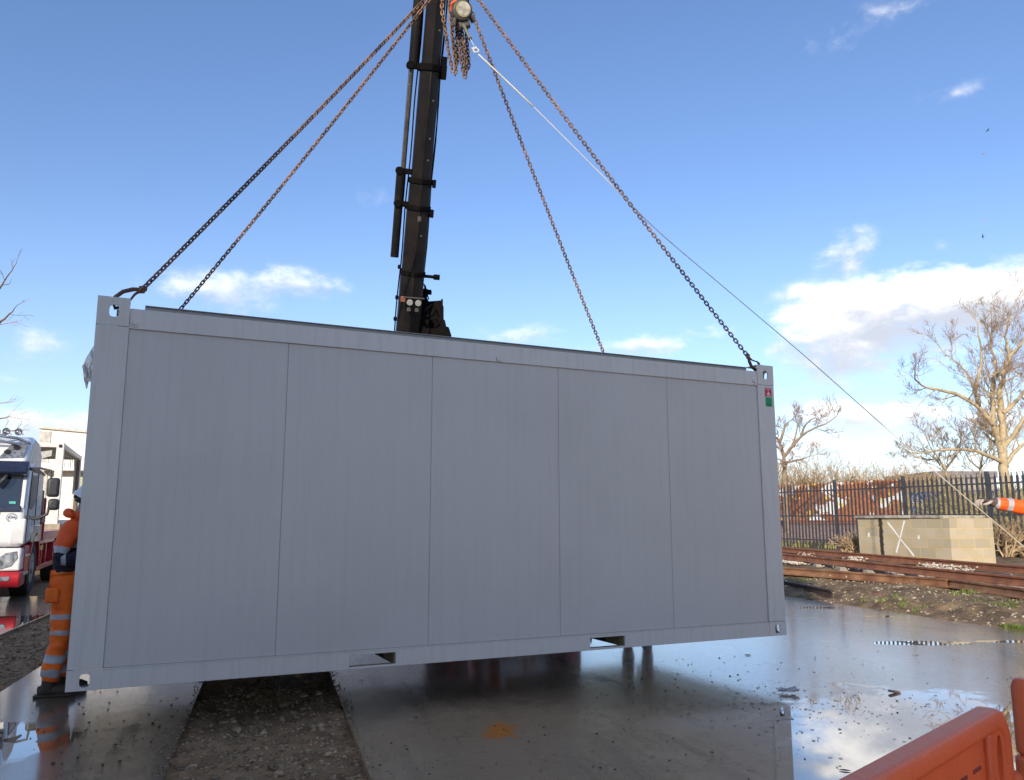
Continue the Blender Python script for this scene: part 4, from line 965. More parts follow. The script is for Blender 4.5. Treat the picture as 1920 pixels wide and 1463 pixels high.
def wheel(parent, x, y, r=.5, w=.30, side=-1, name='wheel'):
    m = MB(); s_ = side; prof = [(r * .56, 0), (r * .80, -.02 * s_ * -1), (r * .95, .0), (r, .04), (r, w - .04), (r * .95, w), (r * .56, w)]
    m.lathe([(a, -s_ * b * -1 * -1 if False else (b if s_ < 0 else -b)) for a, b in prof], (x, y, r), 'X', 36)
    for k in range(44):
        a = 2 * math.pi * k / 44; p = Vector((x + (w * .5 if s_ < 0 else -w * .5), y + (r + .002) * math.cos(a), r + (r + .002) * math.sin(a)))
        m.box(-w * .45, w * .45, -.022, .022, -.010, .008, 0, Matrix.Translation(p) @ Matrix.Rotation(a - math.pi / 2, 4, 'X'))
    o = m.build('wheel', TYR, parent, smooth='auto')
    m = MB(); q = 1 if s_ < 0 else -1
    m.lathe([(r * .60, .0 * q), (r * .585, .03 * q), (r * .42, .10 * q), (r * .40, .06 * q), (r * .24, .03 * q), (r * .20, -.02 * q), (r * .05, -.03 * q)], (x, y, r), 'X', 28)
    for k in range(10):
        a = 2 * math.pi * k / 10; c = Vector((x + .045 * q, y + r * .32 * math.cos(a), r + r * .32 * math.sin(a))); m.cyl(c, c - Vector((.035 * q, 0, 0)), .016, 6)
    m.build('rim', ALU, o, smooth='auto'); return o
def truck(name, label, loc, rz):
    o = thing(name, label, 'lorry', loc, rz)
    # cab: lower face, screen area, roof with fairing
    m = MB(); m.prism([(0, .93), (.0, 1.30), (-.03, 1.58), (-.16, 2.36), (-.30, 2.42), (-1.95, 2.42), (-2.0, 1.0), (-.75, .97)], -1.24, 1.24); m.build('cab', TW, o, bevel=.09, seg=4)
    m = MB(); m.prism([(-.14, 2.40), (-.22, 2.52), (-.50, 2.80), (-.95, 2.94), (-1.6, 2.90), (-1.98, 2.70), (-1.98, 2.30), (-.9, 2.24), (-.3, 2.36)], -1.17, 1.17); f_ = m.build('roof_fairing', TW, o, bevel=.10, seg=4)
    for s_ in (-1, 1):
        m = MB(); vs = [(s_ * 1.10, -.205, 2.50), (s_ * 1.12, -.415, 2.76), (s_ * .86, -.41, 2.745), (s_ * .70, -.19, 2.47)]; vs = [Vector(v) + Vector((0, .012, .012)) for v in vs]; bk = [v + Vector((0, -.06, -.06)) for v in vs]
        m.add(vs + bk, [(0, 1, 2, 3), (7, 6, 5, 4)] + [(k, (k + 1) % 4, 4 + (k + 1) % 4, 4 + k) for k in range(4)]); l_ = m.build('roof_lamp', LENS, f_, bevel=.012)
        m = MB()
        for a, b in ((.96, .72), (.83, .40)):
            c = vs[3].lerp(vs[0], .5) if False else Vector((s_ * a, -.21 - .21 * b + .03, 2.50 + .26 * b)); m.lathe([(.055, 0), (.055, .01), (.03, .012)], (0, 0, 0), 'Z', 14, 0, frame(c, (1, 0, 0), (0, -.7, .7), (0, .7, .7)))
        m.build('reflector', TB, l_)
    m = MB(); m.prism([(-.02, 1.60), (-.005, 1.60), (-.135, 2.33), (-.16, 2.33)], -1.13, 1.13); m.build('windscreen', GL, o, bevel=.006)
    m = MB(); m.prism([(-.03, 1.545), (.012, 1.545), (-.012, 1.64), (-.03, 1.64)], -1.16, 1.16); m.prism([(-.17, 2.14), (.10, 2.20), (.12, 2.24), (-.05, 2.43), (-.2, 2.43)], -1.21, 1.21); m.build('sun_visor', mat('visor_navy', (.015, .02, .05), .3, coat=.4), o, bevel=.03)
    for s_ in (-1, 1):
        m = MB(); m.prism([(-.035, 1.6), (-.02, 1.6), (-.15, 2.35), (-.2, 2.35), (-.10, 1.6)], *sorted((s_ * 1.135, s_ * 1.2))); m.build('pillar', TB if False else TW, o, bevel=.01)
        # side glass and door
        x0, x1 = sorted((s_ * 1.236, s_ * 1.25))
        m = MB(); m.prism([(-.28, 1.62), (-.34, 2.20), (-1.02, 2.22), (-1.06, 1.78), (-.66, 1.58)], x0, x1); m.build('side_window', GL, o, bevel=.01)
        m = MB(); xx = s_ * 1.245
        for pts in ([(xx, -.20, 1.0), (xx, -.22, 1.6), (xx, -.32, 2.26), (xx, -1.12, 2.28), (xx, -1.14, 1.0)], [(xx, -.22, 1.0), (xx, -1.14, 1.0)]): m.tube(pts, .006, 4)
        m.build('door_seam', TB, o)
        m = MB(); m.box(*sorted((s_ * 1.24, s_ * 1.275)), -1.06, -.84, 1.40, 1.46); m.build('door_handle', TB, o, bevel=.01)
        m = MB(); m.prism([(-.06, .97), (-.06, 1.36), (-.02, 1.44), (.02, 1.40), (.03, 1.05), (-.0, .97)], *sorted((s_ * 1.02, s_ * 1.262))); m.build('wind_deflector', TW, o, bevel=.03)
        # mirrors
        a = MB(); X = s_ * 1.24
        a.tube([(X, -.12, 2.30), (X + s_ * .16, .04, 2.31), (X + s_ * .34, .10, 2.27), (X + s_ * .36, .10, 2.12)], .02, 6); a.tube([(X, -.10, 1.45), (X + s_ * .18, .02, 1.42), (X + s_ * .34, .08, 1.50), (X + s_ * .36, .08, 1.62)], .028, 6); a.tube([(X, -.1, 2.30), (X + s_ * .14, .10, 2.26), (X + s_ * .26, .18, 2.18)], [.03, .04, .02], 6); ma = a.build('mirror_arm', MIR, o, smooth='auto')
        a = MB(); cx = X + s_ * .40; a.box(cx - .10, cx + .10, .02, .14, 1.80, 2.14); a.box(cx - .115, cx + .06, .0, .15, 1.57, 1.77); a.build('mirror', MIR, ma, bevel=.05, seg=4)
        # lower corner: headlamp panel, bumper, step, mudguard
        m = MB(); m.box(*sorted((s_ * .55, s_ * 1.235)), -.30, .02, .52, .915); hp = m.build('lamp_panel', TW, o, bevel=.035, seg=3)
        m = MB(); pl = [(1.17, .86), (1.19, .74), (1.10, .60), (.95, .555), (.78, .56), (.72, .60), (.86, .72), (1.0, .83)]; vs = [Vector((s_ * a, .028, z)) for a, z in pl] + [Vector((s_ * a, -.02, z)) for a, z in pl]; n = len(pl)
        m.add(vs, [tuple(range(n)), tuple(range(n, 2 * n))[::-1]] + [(k, (k + 1) % n, n + (k + 1) % n, n + k) for k in range(n)]); hl = m.build('headlight', LENS, hp, bevel=.008)
        m = MB()
        for a, z, r in ((1.06, .74, .075), (.92, .65, .06)): m.lathe([(r, .03), (r * .96, .036), (r * .3, .034)], (s_ * a, 0, z), 'Y', 18)
        m.build('reflector', mat('bright_reflector', (.5, .5, .5), .12, metal=.8), hl, smooth='auto')
        m = MB(); m.lathe([(.035, .03), (.033, .04)], (s_ * .78, 0, .585), 'Y', 12); m.build('running_light', mat('running_light', (.9, .85, .6), .2, emit=((1, .85, .5), 3.0)), hl)
        m = MB(); n = 14; xs = sorted((s_ * .93, s_ * 1.262)); arc = [(-1.45 + .68 * math.cos(a), .50 + .68 * math.sin(a)) for a in [math.pi * (k / n) for k in range(n + 1)]]; arc2 = [(-1.45 + .60 * math.cos(a), .50 + .60 * math.sin(a)) for a in [math.pi * (k / n) for k in range(n + 1)]]
        m.prism(arc + arc2[::-1], *xs); m.build('mudguard', TRD, o, bevel=.012)
        m = MB(); m.box(*sorted((s_ * .95, s_ * 1.25)), -.78, -.28, .42, .95); m.build('step_panel', TRD, o, bevel=.03)
        m = MB(); m.box(*sorted((s_ * 1.0, s_ * 1.265)), -.74, -.34, .42, .48); m.box(*sorted((s_ * 1.0, s_ * 1.265)), -.72, -.36, .74, .79); m.build('step', STL, o, bevel=.008)
        m = MB(); m.box(*sorted((s_ * 1.236, s_ * 1.262)), -1.98, -.78, .99, 1.30); m.build('side_skirt', STL, o, bevel=.008)
        wheel(o, s_ * 1.22, -1.45, side=s_); wheel(o, s_ * 1.22, -5.6, side=s_)
    m = MB(); m.box(-.55, .55, -.2, .01, .52, .915)
    for z in (.58, .66, .74, .82): m.box(-.5, .5, .008, .02, z, z + .03)
    m.build('grille', TB, o, bevel=.006)
    m = MB(); m.prism([(.03, .24), (.075, .34), (.07, .48), (.035, .51), (-.5, .51), (-.5, .26)], -1.25, 1.25); bp = m.build('bumper', TRD, o, bevel=.03, seg=3)
    for s_ in (-1, 1):
        m = MB(); m.box(*sorted((s_ * .80, s_ * 1.10)), .055, .082, .355, .435); m.build('fog_light', LENS, bp, bevel=.012)
    m = MB(); m.tube([(-1.15, -.45, 2.78), (-.95, -.30, 2.86), (-.6, -.26, 2.90), (.6, -.26, 2.90), (.95, -.30, 2.86), (1.15, -.45, 2.78)], .028, 8); m.tube([(-1.1, -.45, 2.72), (-.7, -.25, 2.80), (.7, -.25, 2.80), (1.1, -.45, 2.72)], .024, 8); lb = m.build('light_bar', STL, o, smooth=True)
    for x in (-.97, -.78, .78, .97):
        m = MB(); m.lathe([(.012, -.5), (.022, -.2), (.034, -.06), (.062, .02), (.066, .03), (.05, .02), (.02, -.04)], (x, -.3, 2.97), 'Y', 18); m.build('air_horn', STL, lb, smooth='auto')
    m = MB(); m.lathe([(.06, 2.90), (.06, 2.99), (.04, 3.02)], (-.62, -.34, 0), 'Z', 14); m.build('beacon', AMB, lb, smooth='auto')
    # badge ring + V99
    m = MB(); m.tube([(-1.03 + .072 * math.cos(a), .012, 1.44 + .072 * math.sin(a)) for a in [i * math.pi / 12 for i in range(24)]], .0045, 5, closed=True); bd_ = m.build('fleet_badge', NAVY, o)
    text('V99', .072, frame((-1.03, .014, 1.44), (-1, 0, 0), (0, 0, 1), (0, 1, 0)), NAVY, bd_, 'fleet_number')
    m = MB(); m.box(-.83, -.825, .002, .008, .95, 1.56); m.box(.825, .83, .002, .008, .95, 1.56); m.build('panel_seam', TB, o)
    m = MB(); m.box(-1.07, -.97, -.028, -.006, 1.68, 1.72, 0); m.build('screen_sticker', mat('teal_sticker', (.1, .5, .42), .5), o)
    # wiper and mirror arm seen on the screen
    m = MB(); m.tube([(-.95, .0, 2.28), (-.88, .05, 2.12), (-.80, .06, 2.0)], [.022, .035, .04], 8); m.build('kerb_mirror', MIR, o, smooth=True)
    # chassis and load behind the cab
    m = MB(); m.box(-.45, -.35, -8.3, -.3, .62, .90); m.box(.35, .45, -8.3, -.3, .62, .90); m.box(-1.2, 1.2, -8.4, -2.9, .98, 1.16); m.build('chassis', TRD, o, bevel=.01)
    m = MB(); m.box(-1.22, -1.0, -4.7, -2.15, .40, .50); m.box(-1.22, -1.05, -4.7, -2.15, .92, .99)
    for y in (-2.2, -2.75, -3.4, -4.65): m.box(-1.22, -1.05, y, y + .08, .5, .92)
    m.box(1.0, 1.22, -4.7, -2.15, .40, .96); m.build('side_guard', TRD, o, bevel=.01)
    m = MB(); m.box(-1.15, -1.04, -2.7, -2.2, .55, .88); m.build('battery_box', ALU, o, bevel=.01); m = MB(); m.box(-1.235, -1.222, -2.72, -2.3, .80, .89); m.build('marker_plate', YELL, o)
    m = MB(); m.cyl((-1.05, -2.12, .98), (-1.05, -2.12, 1.55), .07, 16); m.build('exhaust_stack', STL, o, smooth='auto')
    m = MB(); m.box(-1.1, 1.1, -2.9, -2.2, 1.2, 1.75); m.box(-.25, .3, -2.8, -2.25, 1.7, 2.15); m.box(-1.2, -.9, -2.5, -2.2, 1.5, 2.0); m.build('crane_housing', BK, o, bevel=.03)
    m = MB()
    for y in (-2.35, -2.6, -2.95): m.box(-1.2, -1.12, y, y + .09, .95, 1.85)
    m.box(-1.2, -1.1, -3.0, -2.2, 1.35, 1.47); m.build('crane_leg', TRD, o, bevel=.01)
    m = MB()
    for k in range(5): m.tube([(-1.12, -2.1 - .06 * k, 1.9), (-1.22, -2.15 - .05 * k, 1.5), (-1.15, -2.2 - .05 * k, 1.05)], .012, 5)
    m.build('hydraulic_hose', TB, o, smooth=True)
    return o
rzT = R(203); f2 = Vector((-math.sin(rzT), math.cos(rzT), 0)); x2 = Vector((math.cos(rzT), math.sin(rzT), 0))
corner = at(46, 1000, 14.4); corner.z = 0
T1 = truck('lorry', 'white and red lorry cab with chrome horns and V99 badge at the left edge', corner + x2 * 1.25, rzT)
T2 = copy_tree(T1); T2.location = (-.15, 19.2, 0); T2.rotation_euler.z = R(0)
T2['label'] = 'red chassised lorry parked behind the hanging container under the crane'

# ================================================================ white building, trailer and open cabin frame on the left
CLAD = mat('white_cladding', (.74, .71, .64), .5, var=.03)
wb_ = thing('office_building', 'large white clad building with horizontal panels at the left', 'building', (at(68, 900, 34).x, 34, 0), R(10))
m = MB(); Lb = 5; zt0, zt1 = 5.22, 6.12; n = 7
m.add([(0, 0, 0), (Lb, 0, 0), (Lb, 0, zt1 - 1.3), (0, 0, zt0), (0, 10, 0), (Lb, 10, 0), (Lb, 10, zt1 - 1.3), (0, 10, zt0)], [(0, 1, 2, 3), (4, 7, 6, 5), (0, 3, 7, 4), (1, 5, 6, 2), (0, 4, 5, 1), (3, 2, 6, 7)]); m.build('wall', CLAD, wb_)
m = MB()
for z in (.7, 1.6, 2.5, 3.25, 3.95, 4.55): m.box(.0, Lb, -.012, .0, z, z + .022)
m.box(-.02, .42, -.03, .0, .1, 5.1); m.build('panel_joint', mat('joint_grey', (.50, .48, .43), .6), wb_)
m = MB(); m.add([(-.1, -.12, zt0), (Lb, -.12, zt1 - 1.3), (Lb, 10.1, zt1 - 1.3), (-.1, 10.1, zt0), (-.1, -.12, zt0 + .10), (Lb, -.12, zt1 - 1.2), (Lb, 10.1, zt1 - 1.2), (-.1, 10.1, zt0 + .10)], [(0, 1, 2, 3), (4, 7, 6, 5), (0, 4, 5, 1), (1, 5, 6, 2), (2, 6, 7, 3), (3, 7, 4, 0)]); m.build('roof', mat('roof_trim', (.55, .52, .46), .6), wb_)
def blind_mat():
    m = bpy.data.materials.new('window_blind'); m.use_nodes = True; t = NT(m.node_tree); b = t.n['Principled BSDF']; ob = t.new('ShaderNodeTexCoord').outputs['Object']
    z = t.new('ShaderNodeSeparateXYZ', i_0=ob).outputs[2]; s_ = t.m('FRACT', t.m('MULTIPLY', z, 14)); t.set(b.inputs['Base Color'], t.mix(t.smooth(s_, .2, .5), (.22, .27, .17, 1), (.42, .46, .32, 1))); b.inputs['Roughness'].default_value = .3; b.inputs['Coat Weight'].default_value = .4; return m
BLN = blind_mat()
for k in range(1):
    x = .9 + .62 + k * 3.4; m = MB(); m.box(x, x + .95, -.02, .0, 1.75, 3.35); m.build('window', BLN, wb_)
    m = MB()
    for a, b in ((x - .07, x), (x + .95, x + 1.02)): m.box(a, b, -.05, 0, 1.68, 3.42)
    m.box(x - .07, x + 1.02, -.05, 0, 3.35, 3.42); m.box(x - .07, x + 1.02, -.06, 0, 1.68, 1.75); m.build('window_frame', OFFW, wb_)
m = MB(); m.box(.2, 2.2, -.6, 0, 3.42, 3.72); m.build('shutter_box', OFFW, wb_, bevel=.02)
# flat trailer with the stripped white cabin frame
tr_o = at(106, 1000, 25.5); tr_o.z = 0; rzc = math.atan2(.39, .92)   # local x = short side to the right, y = away
dirY = Vector((-.39, .92, 0)); dirX = Vector((.92, .39, 0))
fr = thing('cabin_frame', 'white stripped cabin frame with open sides standing on a trailer behind the lorry', 'cabin frame', tr_o + Vector((0, 0, 1.2)), rzc)
Wf, Lf, Hf = 2.44, 5.9, 2.62
for (x, y) in ((0, 0), (-Wf, 0), (0, Lf), (-Wf, Lf)):
    m = MB(); sx = -1 if x == 0 else 1; sy = 1 if y == 0 else -1; m.box(*sorted((x, x + sx * .21)), *sorted((y, y + sy * .21)), 0, Hf); p_ = m.build('post', OFFW, fr, bevel=.008)
    m = MB(); m.lathe([(.055, -.012), (.055, -.002)], (x + sx * .10, y, Hf - .12), 'Y', 14); m.build('casting_hole', TB, p_)
for z in (0, Hf - .22):
    for (x0, x1, y0, y1) in ((-Wf + .21, -.21, .01, .1), (-Wf + .21, -.21, Lf - .1, Lf - .01), (-.1, -.01, .21, Lf - .21), (-Wf + .01, -Wf + .1, .21, Lf - .21)):
        m = MB(); m.box(x0, x1, y0, y1, z + (.06 if z else 0), z + .20); m.build('rail', OFFW, fr, bevel=.006)
m = MB(); m.box(-Wf + .1, -.1, .1, Lf - .1, Hf - .10, Hf - .06); m.box(-Wf + .1, -.1, .1, Lf - .1, .05, .12); m.build('roof_and_floor', mat('cabin_roof_grey', (.28, .28, .27), .7), fr)
m = MB()
for k in range(9):
    y = .4 + k * .58; pts = [(-.12, y + .3 * i / 5, Hf - .26 - (.18 + .15 * (k % 3)) * math.sin(math.pi * i / 5)) for i in range(6)]; top = [(-.12, y + .3 * i / 5, Hf - .22) for i in range(6)]
    m.add(top + pts, [(i, i + 1, 7 + i, 6 + i) for i in range(5)])
m.build('torn_lining', mat('lining_brown', (.42, .33, .22), .8, trans=0), fr)
m = MB(); nn = 10
pts = [(-Wf + .3 + 1.8 * i / nn, .14, Hf - .28 - (.50 - .36 * abs(i / nn - .1)) * (1 if j else 0) + .04 * math.sin(i * 2.1)) for j in (0, 1) for i in range(nn + 1)]; m.add(pts, [(i, i + 1, nn + 2 + i, nn + 1 + i) for i in range(nn)]); m.build('hanging_sheet', mat('sheet_white', (.6, .6, .56), .5, trans=.2), fr, smooth=True)
m = MB(); m.box(-.13, -.03, 5.55, 5.66, .1, Hf - .2); m.build('timber_post', mat('timber_brown', (.20, .14, .09), .8), fr)
tl_ = thing('flat_trailer', 'low flat trailer carrying the stripped cabin frame', 'trailer', tr_o, rzc)
m = MB(); m.box(-Wf - .05, .05, -.4, Lf + .6, 1.0, 1.195); m.build('deck', mat('trailer_grey', (.20, .19, .18), .7), tl_, bevel=.01)
m = MB(); m.box(-1.7, -1.55, -.3, Lf + .5, .7, .998); m.box(-.9, -.75, -.3, Lf + .5, .7, .998); m.build('chassis', TRD, tl_)
for y in (1.2, 2.4, 5.2):
    for s_, x in ((-1, -Wf), (1, 0)): wheel(tl_, x, y, side=s_)
bx = at(118, 978, 24.5); bx.z = .75
cr_ = thing('pallet_crate', 'beige pallet crate between the lorry and the worker', 'crate', (bx.x, 23.5, 0), rzc)
m = MB()
for k in range(6): m.box(-.4, .4, -.02, .0, .15 + k * .19, .31 + k * .19)
for x in (-.42, .35): m.box(x, x + .07, -.06, -.02, 0, 1.3)
m.box(-.4, .4, .0, .8, .1, 1.28); m.build('boards', mat('pale_timber', (.48, .40, .28), .8), cr_, bevel=.006)

# ================================================================ orange road barriers
OR_ = mat('barrier_orange', (.80, .14, .035), .45, var=.10, vscale=2.5, bump=.2, bscale=60, col2=(.64, .105, .03), scr=((.72, .36, .26), .6)); ORD = mat('barrier_foot', (.08, .08, .075), .75)
def barrier(name, label, p0, rz, mirrored=False):
    o = thing(name, label, 'barrier', p0, rz, 'orange plastic road barriers')
    Lb, Hb = 2.0, 1.0
    m = MB(); r = .030; pts = [(0, 0, .55), (0, 0, Hb - .16)] + [(.07 - .07 * math.cos(a), 0, Hb - .095 + (.07) * math.sin(a)) for a in lin(.2, math.pi / 2, 8)] + [(Lb - .07 + .07 * math.sin(a), 0, Hb - .095 + .07 * math.cos(a)) for a in lin(0, math.pi / 2 - .2, 8)] + [(Lb, 0, Hb - .16), (Lb, 0, .55)]
    m.tube(pts, 1, prof=[(.025, -.015), (.025, .015), (.018, .024), (-.012, .024), (-.022, .020), (-.022, -.020), (-.012, -.024), (.018, -.024)], up=(1, 0, 0)); m.build('top_rail', OR_, o, bevel=.008, seg=3)
    I = Matrix.Identity(4)
    for s_ in (0, 1):
        m = MB(); xa = .022 if not s_ else Lb - .022 - .09
        for zz in (.74, .50): m.plate(.09, .239 if zz < .7 else .245, .040, (.043, .15), .040, .105, Matrix.Translation((xa, -.020, zz)), N=40, sq=2.6)
        m.box(xa, xa + .09, -.02, .02, .16, .499); m.build('end_panel', OR_, o, bevel=.010, seg=3)
        m = MB(); M = Matrix.Translation((.028 if not s_ else Lb - .028 - .17, -.020, .18)); x = .113 if not s_ else Lb - .113
        m.tube([(x + .034 * math.cos(a), -.004, .65 + .108 * math.sin(a) * (1)) for a in [i * math.pi / 16 for i in range(32)]], .0, 4, closed=True) if False else None
    m = MB(); x0, x1 = .113, Lb - .113
    m.box(x0, x1, -.010, .010, .36, Hb - .045); m.box(x0 - .001, x0 + .025, -.021, .021, .2, Hb - .045); m.box(x1 - .025, x1 + .001, -.021, .021, .2, Hb - .045); m.box(x0 + .025, x1 - .025, -.021, .021, .32, .40); m.box(x0 + .025, x1 - .025, -.021, .021, .62, .665)
    m.build('panel', OR_, o, bevel=.007, seg=3)
    m = MB()
    for k in range(19): a = x0 + .055 + k * .09; m.box(a, a + .052, -.0115, .0115, .893, .902)
    m.build('moulded_slots', mat('slot_shade_orange', (.20, .03, .015), .6), o, bevel=.002)  # dark orange on raised bars stands in for the shade inside the slots
    m = MB()
    for k in range(7): a = x0 + .06 + k * .22; m.box(a, a + .04, -.02, .02, .16, .32)
    m.box(x0, x1, -.021, .021, .12, .16); m.build('lower_frame', OR_, o, bevel=.006)
    for x in (.25, Lb - .25):
        m = MB(); m.prism([(-.28, 0), (.28, 0), (.26, .05), (.08, .10), (.05, .14), (-.05, .14), (-.08, .10), (-.26, .05)], x - .09, x + .09); m.build('foot', ORD, o, bevel=.01)
    for x, s_ in ((-.035, -1), (Lb + .035, 1)):   # coupling lugs
        for z in ((.86, .38) if s_ > 0 else (.80, .32)):
            m = MB(); m.lathe([(.020, z - .045), (.030, z - .04), (.030, z + .04), (.020, z + .045)], (x + s_ * .012, 0, 0), 'Z', 16); m.box(*sorted((x - s_ * .04, x + s_ * .01)), -.016, .016, z - .035, z + .035)
            if s_ < 0 and z > .5 and mirrored: m.lathe([(.018, z + .046), (.026, z + .05), (.026, 1.0), (.018, 1.02)], (x - .012, 0, 0), 'Z', 16)
            m.build('coupling_lug', OR_, o, bevel=.005)
    return o
b1 = gnd(1852, 1322, 1.0); b0_ = gnd(1592, 1463, 1.0); bdv = (b0_ - b1); bdv.z = 0; bdv.normalize()
barrier('road_barrier', 'orange plastic road barrier with moulded slots crossing the bottom right corner', (b1.x - bdv.x * .05, b1.y - bdv.y * .05, 0), math.atan2(bdv.y, bdv.x))
b2 = gnd(1913, 1266, 1.03)
barrier('road_barrier', 'second orange road barrier showing only its end post at the right edge', (b2.x + .055, b2.y, 0.0), R(-12), True)

# ================================================================ people
SKIN = mat('skin', (.42, .23, .16), .5); OH = mat('hivis_orange', (.98, .13, .008), .65, var=.10, vscale=8, bump=.8, bscale=9, col2=(.80, .095, .01)); OT = mat('hivis_trouser', (1.0, .19, .008), .65, var=.12, vscale=7, bump=.8, bscale=9, col2=(.85, .13, .01)); NV = mat('navy_fleece', (.010, .012, .028), .85, var=.2, bump=.3, bscale=14); BAND = mat('reflective_band', (.42, .43, .46), .4, var=.06); BOOT = mat('boot_leather', (.045, .032, .022), .6, bump=.5); HAT = mat('helmet_white', (.80, .80, .80), .3, coat=.3, var=.03); GLV = mat('glove_brown', (.13, .085, .07), .8, bump=.5, bscale=80, var=.3); GLT = mat('glove_fingertips', (.50, .43, .36), .7, var=.2); HAIR = mat('hair_dark', (.02, .015, .012), .6)
def skin(name, verts, edges, radii, parent, mats, cls=None, sub=2, root=0, disp=0.0):
    me = bpy.data.meshes.new(name); me.from_pydata([tuple(v) for v in verts], edges, []); ob = bpy.data.objects.new(name, me); COL.objects.link(ob)
    ob.modifiers.new('skin', 'SKIN'); 
    for i, r in enumerate(radii):
        sv = me.skin_vertices[0].data[i]; sv.radius = (r, r) if not hasattr(r, '__len__') else r; sv.use_root = (i == root)
    ob.modifiers['skin'].branch_smoothing = .5; s_ = ob.modifiers.new('sub', 'SUBSURF'); s_.levels = s_.render_levels = sub
    bpy.context.view_layer.update(); dg = bpy.context.evaluated_depsgraph_get(); nm = bpy.data.meshes.new_from_object(ob.evaluated_get(dg)); bpy.data.objects.remove(ob); nm.name = name
    nm.materials.clear()
    for m_ in (mats if isinstance(mats, list) else [mats]): nm.materials.append(m_)
    if disp:
        for v in nm.vertices:
            c = v.co; k = noise.noise(c * 11) * disp + noise.noise(Vector((c.x * 9, c.y * 9, c.z * 30))) * disp * .7; v.co = c + v.normal * k
    if cls:
        for p in nm.polygons: p.material_index = cls(p.center)
    nm.polygons.foreach_set('use_smooth', [True] * len(nm.polygons))
    o = bpy.data.objects.new(name, nm); COL.objects.link(o); o.parent = parent; return o
def seg_t(p, a, b):
    d = b - a; t_ = max(0, min(1, (p - a).dot(d) / d.length_squared)); return t_, (p - (a + d * t_)).length
def person(label, loc, rz, J, helmet=True, glove_pose='push', group=None):
    """J: joints in local metres. local +x is where the person faces, y to the person's left."""
    V_ = {k: Vector(v) for k, v in J.items() if not isinstance(v, str)}
    o = thing('person', label, 'person', loc, rz, group)
    names = ['pel', 'chest', 'neck', 'head', 'top', 'shL', 'elL', 'wrL', 'shR', 'elR', 'wrR', 'hiL', 'knL', 'anL', 'hiR', 'knR', 'anR']
    idx = {n: i for i, n in enumerate(names)}
    V_['top'] = V_['head'] + (V_['head'] - V_['neck']).normalized() * .09
    ed = [('pel', 'chest'), ('chest', 'neck'), ('neck', 'head'), ('head', 'top'), ('chest', 'shL'), ('shL', 'elL'), ('elL', 'wrL'), ('chest', 'shR'), ('shR', 'elR'), ('elR', 'wrR'), ('pel', 'hiL'), ('hiL', 'knL'), ('knL', 'anL'), ('pel', 'hiR'), ('hiR', 'knR'), ('knR', 'anR')]
    rad = dict(pel=.095, chest=.105, neck=.052, head=(.088, .078), top=.06, shL=.052, shR=.052, elL=.042, elR=.042, wrL=.028, wrR=.028, hiL=.078, hiR=.078, knL=.055, knR=.055, anL=.04, anR=.04)
    body = skin('body', [V_[n] for n in names], [(idx[a], idx[b]) for a, b in ed], [rad[n] for n in names], o, SKIN)
    # face: nose, ears, eyes on the head as part of a child mesh
    hd = V_['head']; up = (V_['top'] - V_['head']).normalized(); fw = (Vector((1, 0, 0)) - up * up.x).normalized(); lf = up.cross(fw)
    Mh = frame(hd, fw, lf, up)
    m = MB(); m.tube([Mh @ Vector((.085, 0, .02)), Mh @ Vector((.112, 0, -.012)), Mh @ Vector((.09, 0, -.022))], [.008, .013, .008], 8)
    for s_ in (-1, 1): m.tube([Mh @ Vector((-.01, s_ * .084, .015)), Mh @ Vector((-.004, s_ * .095, 0)), Mh @ Vector((-.005, s_ * .084, -.03))], [.012, .016, .008], 8)
    m.tube([Mh @ Vector((.085, .022, -.048)), Mh @ Vector((.095, 0, -.047)), Mh @ Vector((.085, -.022, -.048))], .006, 6); m.build('face', SKIN, o, smooth=True)
    m = MB()
    for s_ in (-1, 1): m.lathe([(.0, -.008), (.009, -.004), (.011, 0), (.009, .004)][1:], (0, 0, 0), 'X', 10, 0, Mh @ Matrix.Translation((.088, s_ * .032, .018)))
    m.build('eyes', TB, o, smooth=True)
    m = MB(); m.lathe([(.099, -.03), (.101, .02), (.092, .06), (.06, .09), (.01, .10)], (-.012, 0, -.01), 'Z', 20, 0, Mh); m.build('hair', HAIR, o, smooth=True)
    # jacket
    tn = ['waist', 'belly', 'chest', 'up', 'neck', 'hood', 'shL', 'elL', 'wrL', 'shR', 'elR', 'wrR']; W_ = dict(V_)
    W_['waist'] = V_['pel'] + Vector((0, 0, -.03)); W_['belly'] = V_['pel'].lerp(V_['chest'], .5); W_['up'] = V_['chest'].lerp(V_['neck'], .55); W_['hood'] = V_['neck'] + Vector((-.035, 0, .055))
    te = [('waist', 'belly'), ('belly', 'chest'), ('chest', 'up'), ('up', 'neck'), ('neck', 'hood'), ('up', 'shL'), ('shL', 'elL'), ('elL', 'wrL'), ('up', 'shR'), ('shR', 'elR'), ('elR', 'wrR')]
    tr = dict(waist=.138, belly=.130, chest=.135, up=(.115, .12), neck=.08, hood=.068, shL=.085, shR=.085, elL=.068, elR=.068, wrL=.058, wrR=.058); ti = {n: i for i, n in enumerate(tn)}
    zc = V_['chest'].z
    def cj(p):
        ta, da = seg_t(p, V_['shL'], V_['elL']); tb, db = seg_t(p, V_['shR'], V_['elR']); ua, ea = seg_t(p, V_['elL'], V_['wrL']); ub, eb = seg_t(p, V_['elR'], V_['wrR'])
        tt, dt = seg_t(p, W_['waist'], W_['neck']); dm = min(da - .03, db - .03, ea - .03, eb - .03, dt - .10)
        if dt - .10 == dm:
            if abs(tt - .80) < .035 and p.x < 0.02: return 1
            return 0 if tt > .60 else (1 if tt > .52 else 2)
        if dm in (da - .03, db - .03):
            t_ = ta if da < db else tb; return 0 if t_ < .62 else (1 if t_ < .82 else 2)
        t_ = ua if ea < eb else ub
